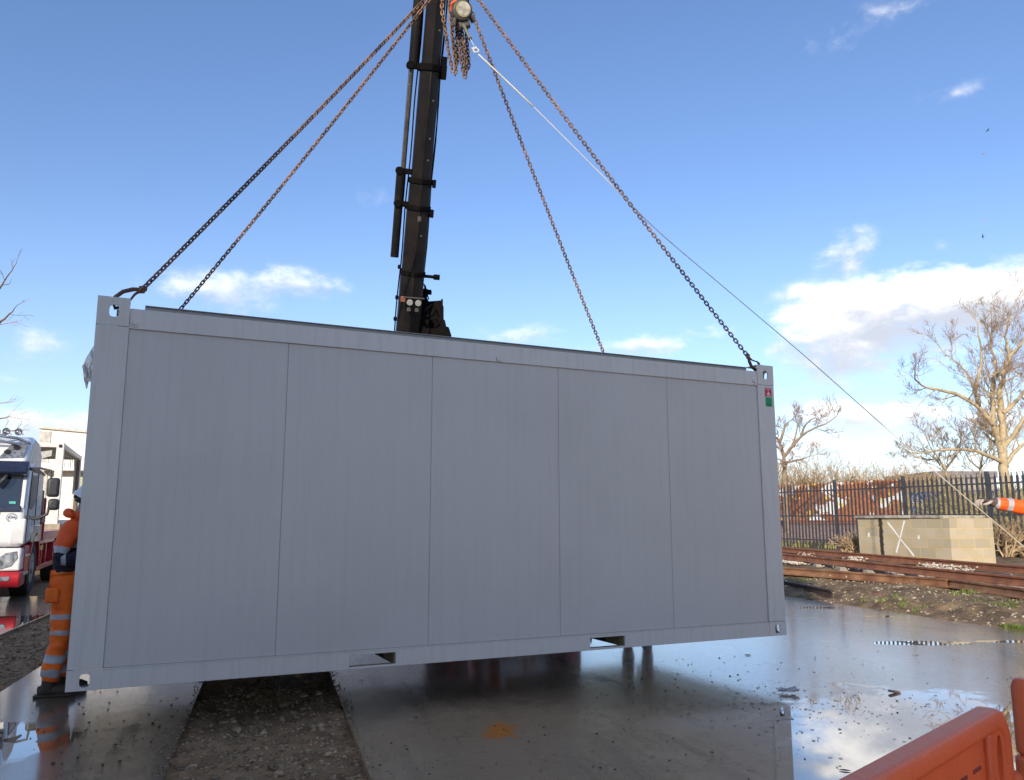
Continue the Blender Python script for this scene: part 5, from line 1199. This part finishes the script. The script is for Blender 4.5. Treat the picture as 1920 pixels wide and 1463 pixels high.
        if J.get('sleeve') == 'orange': return 1 if (.44 < t_ < .60 or .86 < t_ < 1.1) else 0
        return 1 if .06 < t_ < .22 else 2
    skin('jacket', [W_[n] for n in tn], [(ti[a], ti[b]) for a, b in te], [tr[n] for n in tn], o, [OH, BAND, NV], cj, 4, disp=.010)
    m = MB(); nk = V_['neck']; m.tube([nk + Vector((-.035, 0, 0)) + Vector((-.05 * math.cos(a), .095 * math.sin(a), .01 + .03 * math.cos(a))) for i, a in enumerate(lin(-1.7, 1.7, 11))], [.018, .026, .032, .036, .038, .038, .038, .036, .032, .026, .018], 10); m.build('hood', OH, o, smooth=True)
    # trousers
    pn = ['pel', 'hiL', 'thL', 'knL', 'shnL', 'anL', 'hiR', 'thR', 'knR', 'shnR', 'anR']; 
    W_['pel'] = V_['pel'] + Vector((0, 0, -.07))
    for s_ in 'LR': W_['th' + s_] = V_['hi' + s_].lerp(V_['kn' + s_], .5); W_['shn' + s_] = V_['kn' + s_].lerp(V_['an' + s_], .55)
    pi = {n: i for i, n in enumerate(pn)}; pe = [('pel', 'hiL'), ('hiL', 'thL'), ('thL', 'knL'), ('knL', 'shnL'), ('shnL', 'anL'), ('pel', 'hiR'), ('hiR', 'thR'), ('thR', 'knR'), ('knR', 'shnR'), ('shnR', 'anR')]
    pr = dict(pel=.112, hiL=.102, thL=.090, knL=.075, shnL=.078, anL=.074, hiR=.102, thR=.090, knR=.075, shnR=.078, anR=.074)
    def ct(p):
        r_ = []
        for s_ in 'LR': r_.append((seg_t(p, V_['hi' + s_], V_['kn' + s_]), seg_t(p, V_['kn' + s_], V_['an' + s_])))
        k = 0 if min(r_[0][0][1], r_[0][1][1]) < min(r_[1][0][1], r_[1][1][1]) else 1; (a, da), (b, db) = r_[k]
        if db < da: return 1 if (.40 < b < .56 or .70 < b < .86) else 0
        return 1 if (.60 < a < .70 or .92 < a < .999) else 0
    skin('trousers', [W_[n] for n in pn], [(pi[a], pi[b]) for a, b in pe], [pr[n] for n in pn], o, [OT, BAND], ct, 3, disp=.012)
    m = MB()
    for s_, y in (('R', -.10), ('L', .10)):
        m = MB(); c = V_['hi' + s_].lerp(V_['kn' + s_], .18) + Vector((-.07, y, 0)); m.box(-.05, .05, -.02, .02, -.07, .05, 0, Matrix.Translation(c)); m.build('pocket_flap', OT, o, bevel=.015)
    for s_ in 'LR':
        a = V_['an' + s_]; m = MB(); f_ = Vector((1, 0, 0)); 
        m.tube([(a.x - .075, a.y, .045), (a.x - .02, a.y, .052), (a.x + .07, a.y, .048), (a.x + .15, a.y, .042), (a.x + .20, a.y, .036)], [.038, .052, .046, .044, .026], 12, up=(0, 0, 1)); m.tube([(a.x, a.y, .05), (a.x, a.y, .16)], [.055, .05], 12)
        m.box(a.x - .10, a.x + .20, a.y - .042, a.y + .042, 0.0, .022); m.build('boot', BOOT, o, bevel=.006)
    # gloves: palm, four fingers and thumb
    for s_, sg in (('L', 1), ('R', -1)):
        w = V_['wr' + s_]; e_ = V_['el' + s_]; d_ = (w - e_).normalized(); pose = glove_pose if not isinstance(glove_pose, dict) else glove_pose[s_]
        if pose == 'push': pd = Vector((.35, 0, .94)).normalized(); nrm = Vector((1, 0, -.2)).normalized()
        elif pose == 'grip': pd = d_; nrm = Vector((0, 0, -1))
        else: pd = d_; nrm = Vector((0, -sg, 0))
        nrm = (nrm - pd * nrm.dot(pd)).normalized(); lat = pd.cross(nrm).normalized()
        if pose == 'grip': thumb_side = -1 if (lat.z < 0) else 1
        else: thumb_side = 1
        m = MB(); m.tube([w - d_ * .05, w - d_ * .0, w + pd * .03], [.043, .040, .034], 10)
        # palm as flattened tube
        m.tube([w + pd * .005, w + pd * .035, w + pd * .075, w + pd * .10], 1, prof=[(a_ * .044, b_ * .019) for a_, b_ in [(math.cos(q * math.pi / 6), math.sin(q * math.pi / 6)) for q in range(12)]], up=lat)
        g = m.build('glove', GLV, o, smooth='auto')
        curl = {'push': .12, 'grip': .62, 'relax': .3}[pose]
        m = MB()
        for k, (off, L_) in enumerate(((-.032, .066), (-.011, .078), (.011, .074), (.032, .058))):
            base = w + pd * .098 + lat * off; ang = .15 + (.10 * k if pose == 'grip' else 0); pts = [base - pd * .015, base]; p = base.copy()
            for j, fr_ in enumerate((.45, .32, .23)):
                ang += curl * (1.0 if j else .7); dd = pd * math.cos(ang) + nrm * math.sin(ang); p = p + dd * L_ * fr_; pts.append(p.copy())
            m.tube(pts, [.0105, .0115, .0108, .0100, .0080], 8)
        tb = w + pd * .03 - lat * .036 * thumb_side; m.tube([tb, tb - lat * .022 * thumb_side + pd * .022 + nrm * .012, tb - lat * .024 * thumb_side + pd * .05 + nrm * .03, tb - lat * .012 * thumb_side + pd * .072 + nrm * .04], [.016, .013, .012, .009], 8)
        m.build('fingers', GLT, g, smooth=True)
    if helmet:
        m = MB(); m.lathe([(.132, .025), (.136, .03), (.134, .06), (.12, .105), (.085, .145), (.045, .165), (.008, .170)], (-.005, 0, 0), 'Z', 28, 0, Mh)
        m.tube([Mh @ Vector((.10 * math.cos(a) + .045, .115 * math.sin(a), .028)) for a in lin(-1.4, 1.4, 12)], [.01] + [.018] * 10 + [.01], 6)
        for q in (-.03, .03): m.tube([Mh @ Vector((-.11, q, .08)), Mh @ Vector((-.05, q, .155)), Mh @ Vector((.05, q, .158)), Mh @ Vector((.11, q, .08))], .007, 6)
        m.lathe([(.137, .004), (.137, .034)], (-.012, 0, 0), 'Z', 28, 0, Mh)
        m.build('helmet', HAT, o, smooth='auto')
        m = MB(); m.tube([Mh @ Vector((-.115, .03, 0)), Mh @ Vector((-.12, 0, -.01)), Mh @ Vector((-.115, -.03, 0))], .016, 8); m.build('helmet_strap', TB, o, smooth=True)
    return o
# worker pushing the far end of the container
push = dict(pel=(0, 0, .93), chest=(.0, 0, 1.24), neck=(.045, 0, 1.42), head=(.115, 0, 1.545), shL=(.05, .17, 1.34), elL=(.06, .26, 1.10), wrL=(.27, .22, 1.12), shR=(.0, -.18, 1.33), elR=(-.05, -.24, 1.08), wrR=(.17, -.21, 1.10),
            hiL=(.02, .09, .88), knL=(.05, .10, .50), anL=(.0, .11, .10), hiR=(-.01, -.09, .88), knR=(-.01, -.10, .48), anR=(-.06, -.11, .10))
pw = Vector((-3.705, 6.90, 0))
person('worker in orange hi-vis and white helmet pushing the left end of the container', (pw.x, pw.y, 0), R(22), push)
# worker at the right edge, only his gloved arm in view
arm = dict(pel=(0, 0, .95), chest=(.02, 0, 1.30), neck=(.0, 0, 1.50), head=(.02, 0, 1.64), shL=(.03, .19, 1.43), elL=(.10, .26, 1.18), wrL=(.24, .20, 1.08), shR=(.03, -.19, 1.43), elR=(.30, -.24, 1.465), wrR=(.555, -.22, 1.512),
           hiL=(0, .09, .88), knL=(.02, .12, .5), anL=(-.02, .14, .10), hiR=(0, -.09, .88), knR=(.06, -.12, .5), anR=(.06, -.13, .10), sleeve='orange')
hw = at(1862, 942, 7.0)   # wrist of the reaching arm
rzr = R(172); Mr = Matrix.Rotation(rzr, 3, 'Z'); loc = Vector((hw.x, hw.y, 0)) - Mr @ Vector((.555, -.22, 0)); loc.z = hw.z - 1.512
print('RIGHT PERSON', loc, hw)
pr_ = person('worker reaching in from the right edge with gloved hand and banded orange sleeve', (loc.x, loc.y, 0), rzr, {k: (v if isinstance(v, str) or k[:2] in ('an',) else (v[0], v[1], v[2] + loc.z * (1 if k[:2] not in ('kn',) else .5))) for k, v in arm.items()}, glove_pose={'L': 'relax', 'R': 'grip'})
# two workers behind the container, seen as reflections under it
st_ = dict(pel=(0, 0, .95), chest=(.03, 0, 1.28), neck=(.04, 0, 1.48), head=(.07, 0, 1.62), shL=(.04, .19, 1.41), elL=(.10, .24, 1.16), wrL=(.30, .18, 1.22), shR=(.04, -.19, 1.41), elR=(.10, -.24, 1.16), wrR=(.30, -.18, 1.25), hiL=(0, .09, .89), knL=(.05, .11, .5), anL=(0, .12, .10), hiR=(0, -.09, .89), knR=(.04, -.11, .5), anR=(-.04, -.12, .10))
a = person('worker in orange trousers standing behind the container, mirrored in the wet concrete below its middle', (at(908, 1250, 9.6).x, 9.6, 0), R(-60), st_, glove_pose='relax')
b = copy_tree(a); b.location = (at(1196, 1250, 9.9).x, 9.9, 0); b.rotation_euler.z = R(-110); b['label'] = 'worker behind the container near its right end, mirrored in the wet concrete'

# ================================================================ bare trees
BARK = mat('pale_bark', (.50, .41, .255), .85, var=.25, vscale=5, bump=.6, bscale=20, col2=(.34, .26, .15)); BARK2 = mat('brown_bark', (.30, .22, .145), .85, var=.25, vscale=5, bump=.6, bscale=20, col2=(.17, .12, .08)); TWIG = mat('twig_brown', (.36, .26, .18), .8, var=.2); TWIGT = mat('twig_tan', (.42, .30, .17), .8, var=.2, island=.3)
def rv(rn, s_): return Vector((rn.gauss(0, s_), rn.gauss(0, s_), rn.gauss(0, s_)))
def branch(m, mt, p, d, L, r, depth, rn, up=.12, kids=4, wob=.16, spread=.75, mn=.004):
    n = 4 if depth > 1 else 3; pts = [p]; dd = d.normalized()
    for i in range(n):
        dd = (dd + rv(rn, wob) + Vector((0, 0, up))).normalized(); pts.append(pts[-1] + dd * L / n)
    rad = [max(mn, r * (1 - .55 * i / n)) for i in range(n + 1)]; (m if depth > 1 else mt).tube(pts, rad, 6 if depth > 2 else (4 if depth > 1 else 3), caps=False)
    if depth <= 0: return
    for k in range(kids + (1 if rn.random() < .5 else 0)):
        t_ = .30 + .70 * (k + rn.random() * .8) / kids; t_ = min(t_, .999); i = int(t_ * n); q = pts[i].lerp(pts[min(i + 1, n)], t_ * n - i); base = (pts[min(i + 1, n)] - pts[max(0, i)]).normalized() if i < n else dd
        s_ = base.cross(rv(rn, 1)).normalized(); nd = (base + s_ * rn.uniform(spread * .6, spread * 1.3)).normalized()
        branch(m, mt, q, nd, L * rn.uniform(.42, .68), max(mn, r * .5 * (1 - .4 * t_)), depth - 1, rn, up, kids, wob, spread, mn)
def limb_tree(label, cat_name, limbs, Y, rn, depth, twigL, gnd_z, trunk, up=.1, kids=4, mn=.005, bark=None, step=.5, jit=.8, group=None):
    base = at(trunk[0], trunk[1], Y); o = thing('bare_tree', label, 'tree', (base.x, Y, gnd_z), 0, group); m = MB(); mt = MB(); off = Vector((base.x, Y, gnd_z)); seen = {}
    for pix, r0, r1, dpt in limbs:
        pts = []; n = len(pix)
        for i, (a, b) in enumerate(pix):
            if (a, b) in seen: y = seen[(a, b)]
            else: y = Y + (0 if i == 0 and not seen else dpt * i / max(1, n - 1)) + rn.uniform(-.15, .15); seen[(a, b)] = y
            pts.append(at(a, b, y) - off)
        if pix[0] == trunk: pts = [Vector((0, 0, -.2))] + pts
        sm = []
        for i in range(len(pts) - 1):
            p0, p1, p2, p3 = pts[max(i - 1, 0)], pts[i], pts[i + 1], pts[min(i + 2, len(pts) - 1)]
            for k in range(4): u = k / 4; sm.append(.5 * ((2 * p1) + (p2 - p0) * u + (2 * p0 - 5 * p1 + 4 * p2 - p3) * u * u + (3 * p1 - p0 - 3 * p2 + p3) * u ** 3) + rv(rn, r0 * .10))
        sm.append(pts[-1]); N = len(sm); rr = [r0 + (r1 - r0) * (i / (N - 1)) ** .8 for i in range(N)]; m.tube(sm, rr, 8, caps=False)
        tot = sum((b - a).length for a, b in zip(sm, sm[1:])); cnt = max(2, int(tot / step)); st0 = .30 if pix[0] == trunk else .12
        for k in range(cnt):
            t_ = st0 + (1 - st0) * (k + rn.random()) / cnt; i = min(N - 2, int(t_ * (N - 1))); q = sm[i].lerp(sm[i + 1], t_ * (N - 1) - i); base_d = (sm[i + 1] - sm[i]).normalized(); s_ = base_d.cross(rv(rn, 1)).normalized()
            branch(m, mt, q, (base_d * .7 + s_ * rn.uniform(.5, 1.2)).normalized(), twigL * rn.uniform(.5, 1.15) * (1 - .35 * t_), max(mn * 1.6, rr[i] * .38), depth, rn, up, kids, mn=mn)
        branch(m, mt, sm[-1], (sm[-1] - sm[-2]).normalized(), twigL * .8, r1, depth, rn, up, kids, mn=mn)
    m.build('trunk', bark or BARK, o, smooth=True); mt.build('crown', TWIG, o); return o
rn = random.Random(77); T = (1884, 905)
limb_tree('tall pale barked bare tree behind the fence at the right edge', 'tree', [
    ([T, (1881, 868), (1880, 840), (1878, 775), (1875, 735), (1885, 690), (1893, 670), (1886, 632), (1892, 600)], .24, .03, .3),
    ([(1881, 868), (1872, 830), (1862, 800), (1838, 765), (1828, 730), (1838, 690), (1840, 660), (1834, 622)], .15, .03, -.8),
    ([(1838, 765), (1800, 742), (1765, 732), (1735, 726), (1716, 712)], .10, .03, -1.0),
    ([(1862, 800), (1861, 755), (1862, 710), (1868, 690), (1858, 650), (1860, 615)], .12, .03, 1.2),
    ([(1878, 775), (1893, 765), (1912, 745), (1930, 720), (1950, 690)], .12, .03, .8),
    ([(1880, 840), (1898, 820), (1920, 785), (1945, 750), (1960, 700)], .13, .03, -.6),
    ([(1881, 868), (1860, 858), (1830, 846), (1790, 842), (1752, 846), (1722, 850)], .11, .03, -1.5),
    ([(1893, 670), (1905, 655), (1920, 640), (1935, 610)], .07, .02, .4),
    ([(1885, 875), (1905, 845), (1935, 825), (1960, 815)], .11, .03, .5),
    ([(1828, 730), (1812, 700), (1795, 680), (1778, 668)], .05, .02, .4)], 34, rn, 3, 1.5, .4, T, kids=4, mn=.0048, step=.45)
rn = random.Random(13); T = (1472, 905)
limb_tree('smaller bare tree with a leaning fork just right of the container', 'tree', [
    ([T, (1471, 880), (1470, 856), (1462, 830), (1448, 812)], .16, .04, 0), ([(1470, 856), (1485, 838), (1503, 818), (1525, 804), (1545, 796), (1556, 790)], .10, .02, -.6),
    ([(1503, 818), (1508, 800), (1520, 788), (1528, 784)], .07, .02, .8), ([(1462, 830), (1468, 812), (1472, 798), (1480, 790)], .09, .02, .3), ([(1471, 868), (1500, 862), (1512, 858)], .07, .02, .5), ([(1485, 838), (1492, 815), (1495, 800)], .06, .02, .3)], 40, rn, 3, 1.05, .4, T, kids=4, mn=.0055, bark=BARK2, step=.5, up=.08)
rn = random.Random(19)
for T, L_, lab, dp in [((1775, 905), [([(1775, 905), (1772, 880), (1760, 860), (1745, 840)], .10, .03, 0), ([(1772, 880), (1790, 858), (1800, 838)], .08, .03, .5), ([(1760, 860), (1735, 862), (1712, 855)], .05, .02, .5)], 'slender leaning bare tree left of the tall pale tree', 3),
                      ((1838, 905), [([(1838, 905), (1838, 880), (1842, 855), (1836, 835)], .09, .03, 0), ([(1838, 880), (1820, 865), (1808, 845)], .06, .02, .4), ([(1842, 855), (1855, 840), (1860, 825)], .05, .02, .4)], 'thin bare tree directly beside the tall pale trunk', 3)]:
    limb_tree(lab, 'tree', L_, 42, rn, 3, 1.3, .4, T, kids=3, mn=.009, step=.45)
rn = random.Random(23)
limb_tree('bare tree whose branch tips reach in at the left edge of the sky', 'tree', [
    ([(-260, 900), (-250, 800), (-230, 700), (-180, 620)], .22, .10, 0), ([(-180, 620), (-110, 590), (-40, 560), (-5, 545), (12, 520), (30, 495)], .06, .006, -1), ([(-180, 620), (-90, 640), (-20, 615), (8, 598), (26, 580)], .07, .010, -1),
    ([(-230, 700), (-150, 560), (-100, 480), (-60, 430)], .10, .03, 1)], 19, rn, 1, .5, 0, (-260, 900), kids=2, mn=.004, bark=BARK2, step=.5, up=.06)
limb_tree('bare tree showing twigs above the lorry at the left edge', 'tree', [
    ([(-110, 905), (-105, 860), (-95, 820), (-70, 780)], .22, .08, 0), ([(-95, 820), (-60, 800), (-30, 790), (0, 785), (18, 782)], .09, .02, 0), ([(-105, 860), (-60, 838), (-20, 825), (10, 812), (30, 806)], .08, .02, 0), ([(-70, 780), (-40, 765), (-10, 758)], .06, .02, 0)], 38, rn, 1, 1.2, 0, (-110, 905), kids=3, mn=.006, bark=BARK2, step=.5)
# twiggy scrub
def scrub(label, px, py, Y, w, h, n, rn, mt_=TWIGT, zb=.4, mn=.014, group='twiggy scrub bushes behind the fence'):
    c = at(px, py, Y); o = thing('bush', label, 'bush', (c.x, Y, zb), 0, group); m = MB(); H = (c.z - zb)
    for i in range(n):
        b = Vector((rn.uniform(-w, w) * .55, rn.uniform(-w, w) * .35, 0)); a = rn.uniform(0, 6.28); s_ = rn.uniform(.05, .9); d_ = Vector((math.cos(a) * s_, math.sin(a) * s_ * .6, 1)).normalized()
        fall = math.sqrt(max(.08, 1 - (b.x / w) ** 2)); branch(m, m, b, d_, H * .72 * fall * rn.uniform(.7, 1.05), .03, 2, rn, .05, 4, .2, .8, mn)
    return m.build('branches', mt_, o)
rn = random.Random(29)
scrub('dense tan scrub mound to the right of the forked tree', 1530, 860, 52, 2.6, 0, 95, rn, mn=.010); scrub('tan scrub mound half hidden by the container edge', 1478, 870, 55, 2.2, 0, 70, rn, mn=.010); scrub('lower end of the scrub mound sloping right', 1592, 876, 52, 1.9, 0, 60, rn, mn=.010)
for i, (px, py) in enumerate(((1645, 888), (1690, 882), (1728, 880), (1665, 880))): scrub(('low', 'wide', 'thin', 'pale')[i] + ' scrub bush in the gap between the two bare trees' + (', nearest the wall', ', in the middle', ', nearest the tall tree', ', behind the others')[i], px, py, 56 + 2 * i, 2.6, 0, 62, rn, mn=.010)
for i, (px, py, Y) in enumerate(((1760, 900, 33), (1812, 904, 32), (1905, 898, 30), (1862, 906, 29), (1950, 900, 27))): scrub('yellowish scrub bush just behind the fence, ' + ('left of the blue container', 'in front of the white cabin', 'right of the tall tree', 'at the foot of the tall tree', 'beyond the right edge')[i], px, py, Y, 1.5, 0, 34, rn, mt_=mat('twig_yellow', (.42, .34, .15), .8, var=.2, island=.3), mn=.008)
scrub('dry bramble at the left end of the block wall', 1597, 996, 24.0, .45, 0, 26, rn, mn=.006, group=None)
scrub('dry bramble stems right of the block wall', 1898, 962, 22.6, .8, 0, 22, rn, mn=.005, group=None)

# ================================================================ gulls
GW = mat('gull_white', (.8, .8, .8), .6, var=.03)
for i, (px, py, lab) in enumerate(((1852, 245, 'dark gull silhouette, highest of the four in the sky'), (1846, 289, 'white gull banking, second highest on the right'), (1849, 412, 'pale gull above the big cloud'), (1843, 444, 'small dark gull lowest, just above the big cloud'))):
    c = at(px, py, 60); m = MB(); s_ = .22; a = i * .9
    m.tube([(-.20, 0, 0), (-.08, 0, .01), (.08, 0, .02), (.20, 0, .03)], [.02, .05, .05, .015], 8)
    for k in (-1, 1):
        m.add([(.08, 0, .02), (.03, k * .28, .14), (-.02, k * .58, .06), (-.05, k * .28, .12), (-.08, 0, .02), (.0, k * .28, .105)], [(0, 1, 5), (1, 2, 5), (2, 3, 5), (3, 4, 5), (0, 5, 4)])
    o = m.build('gull', GW if i % 3 else TB, smooth='auto'); o.location = c; o.scale = (.55, .55, .55); o.rotation_euler = (.3 * (i - 1), .2, a); tag(o, lab, 'bird', 'gulls flying high on the right')
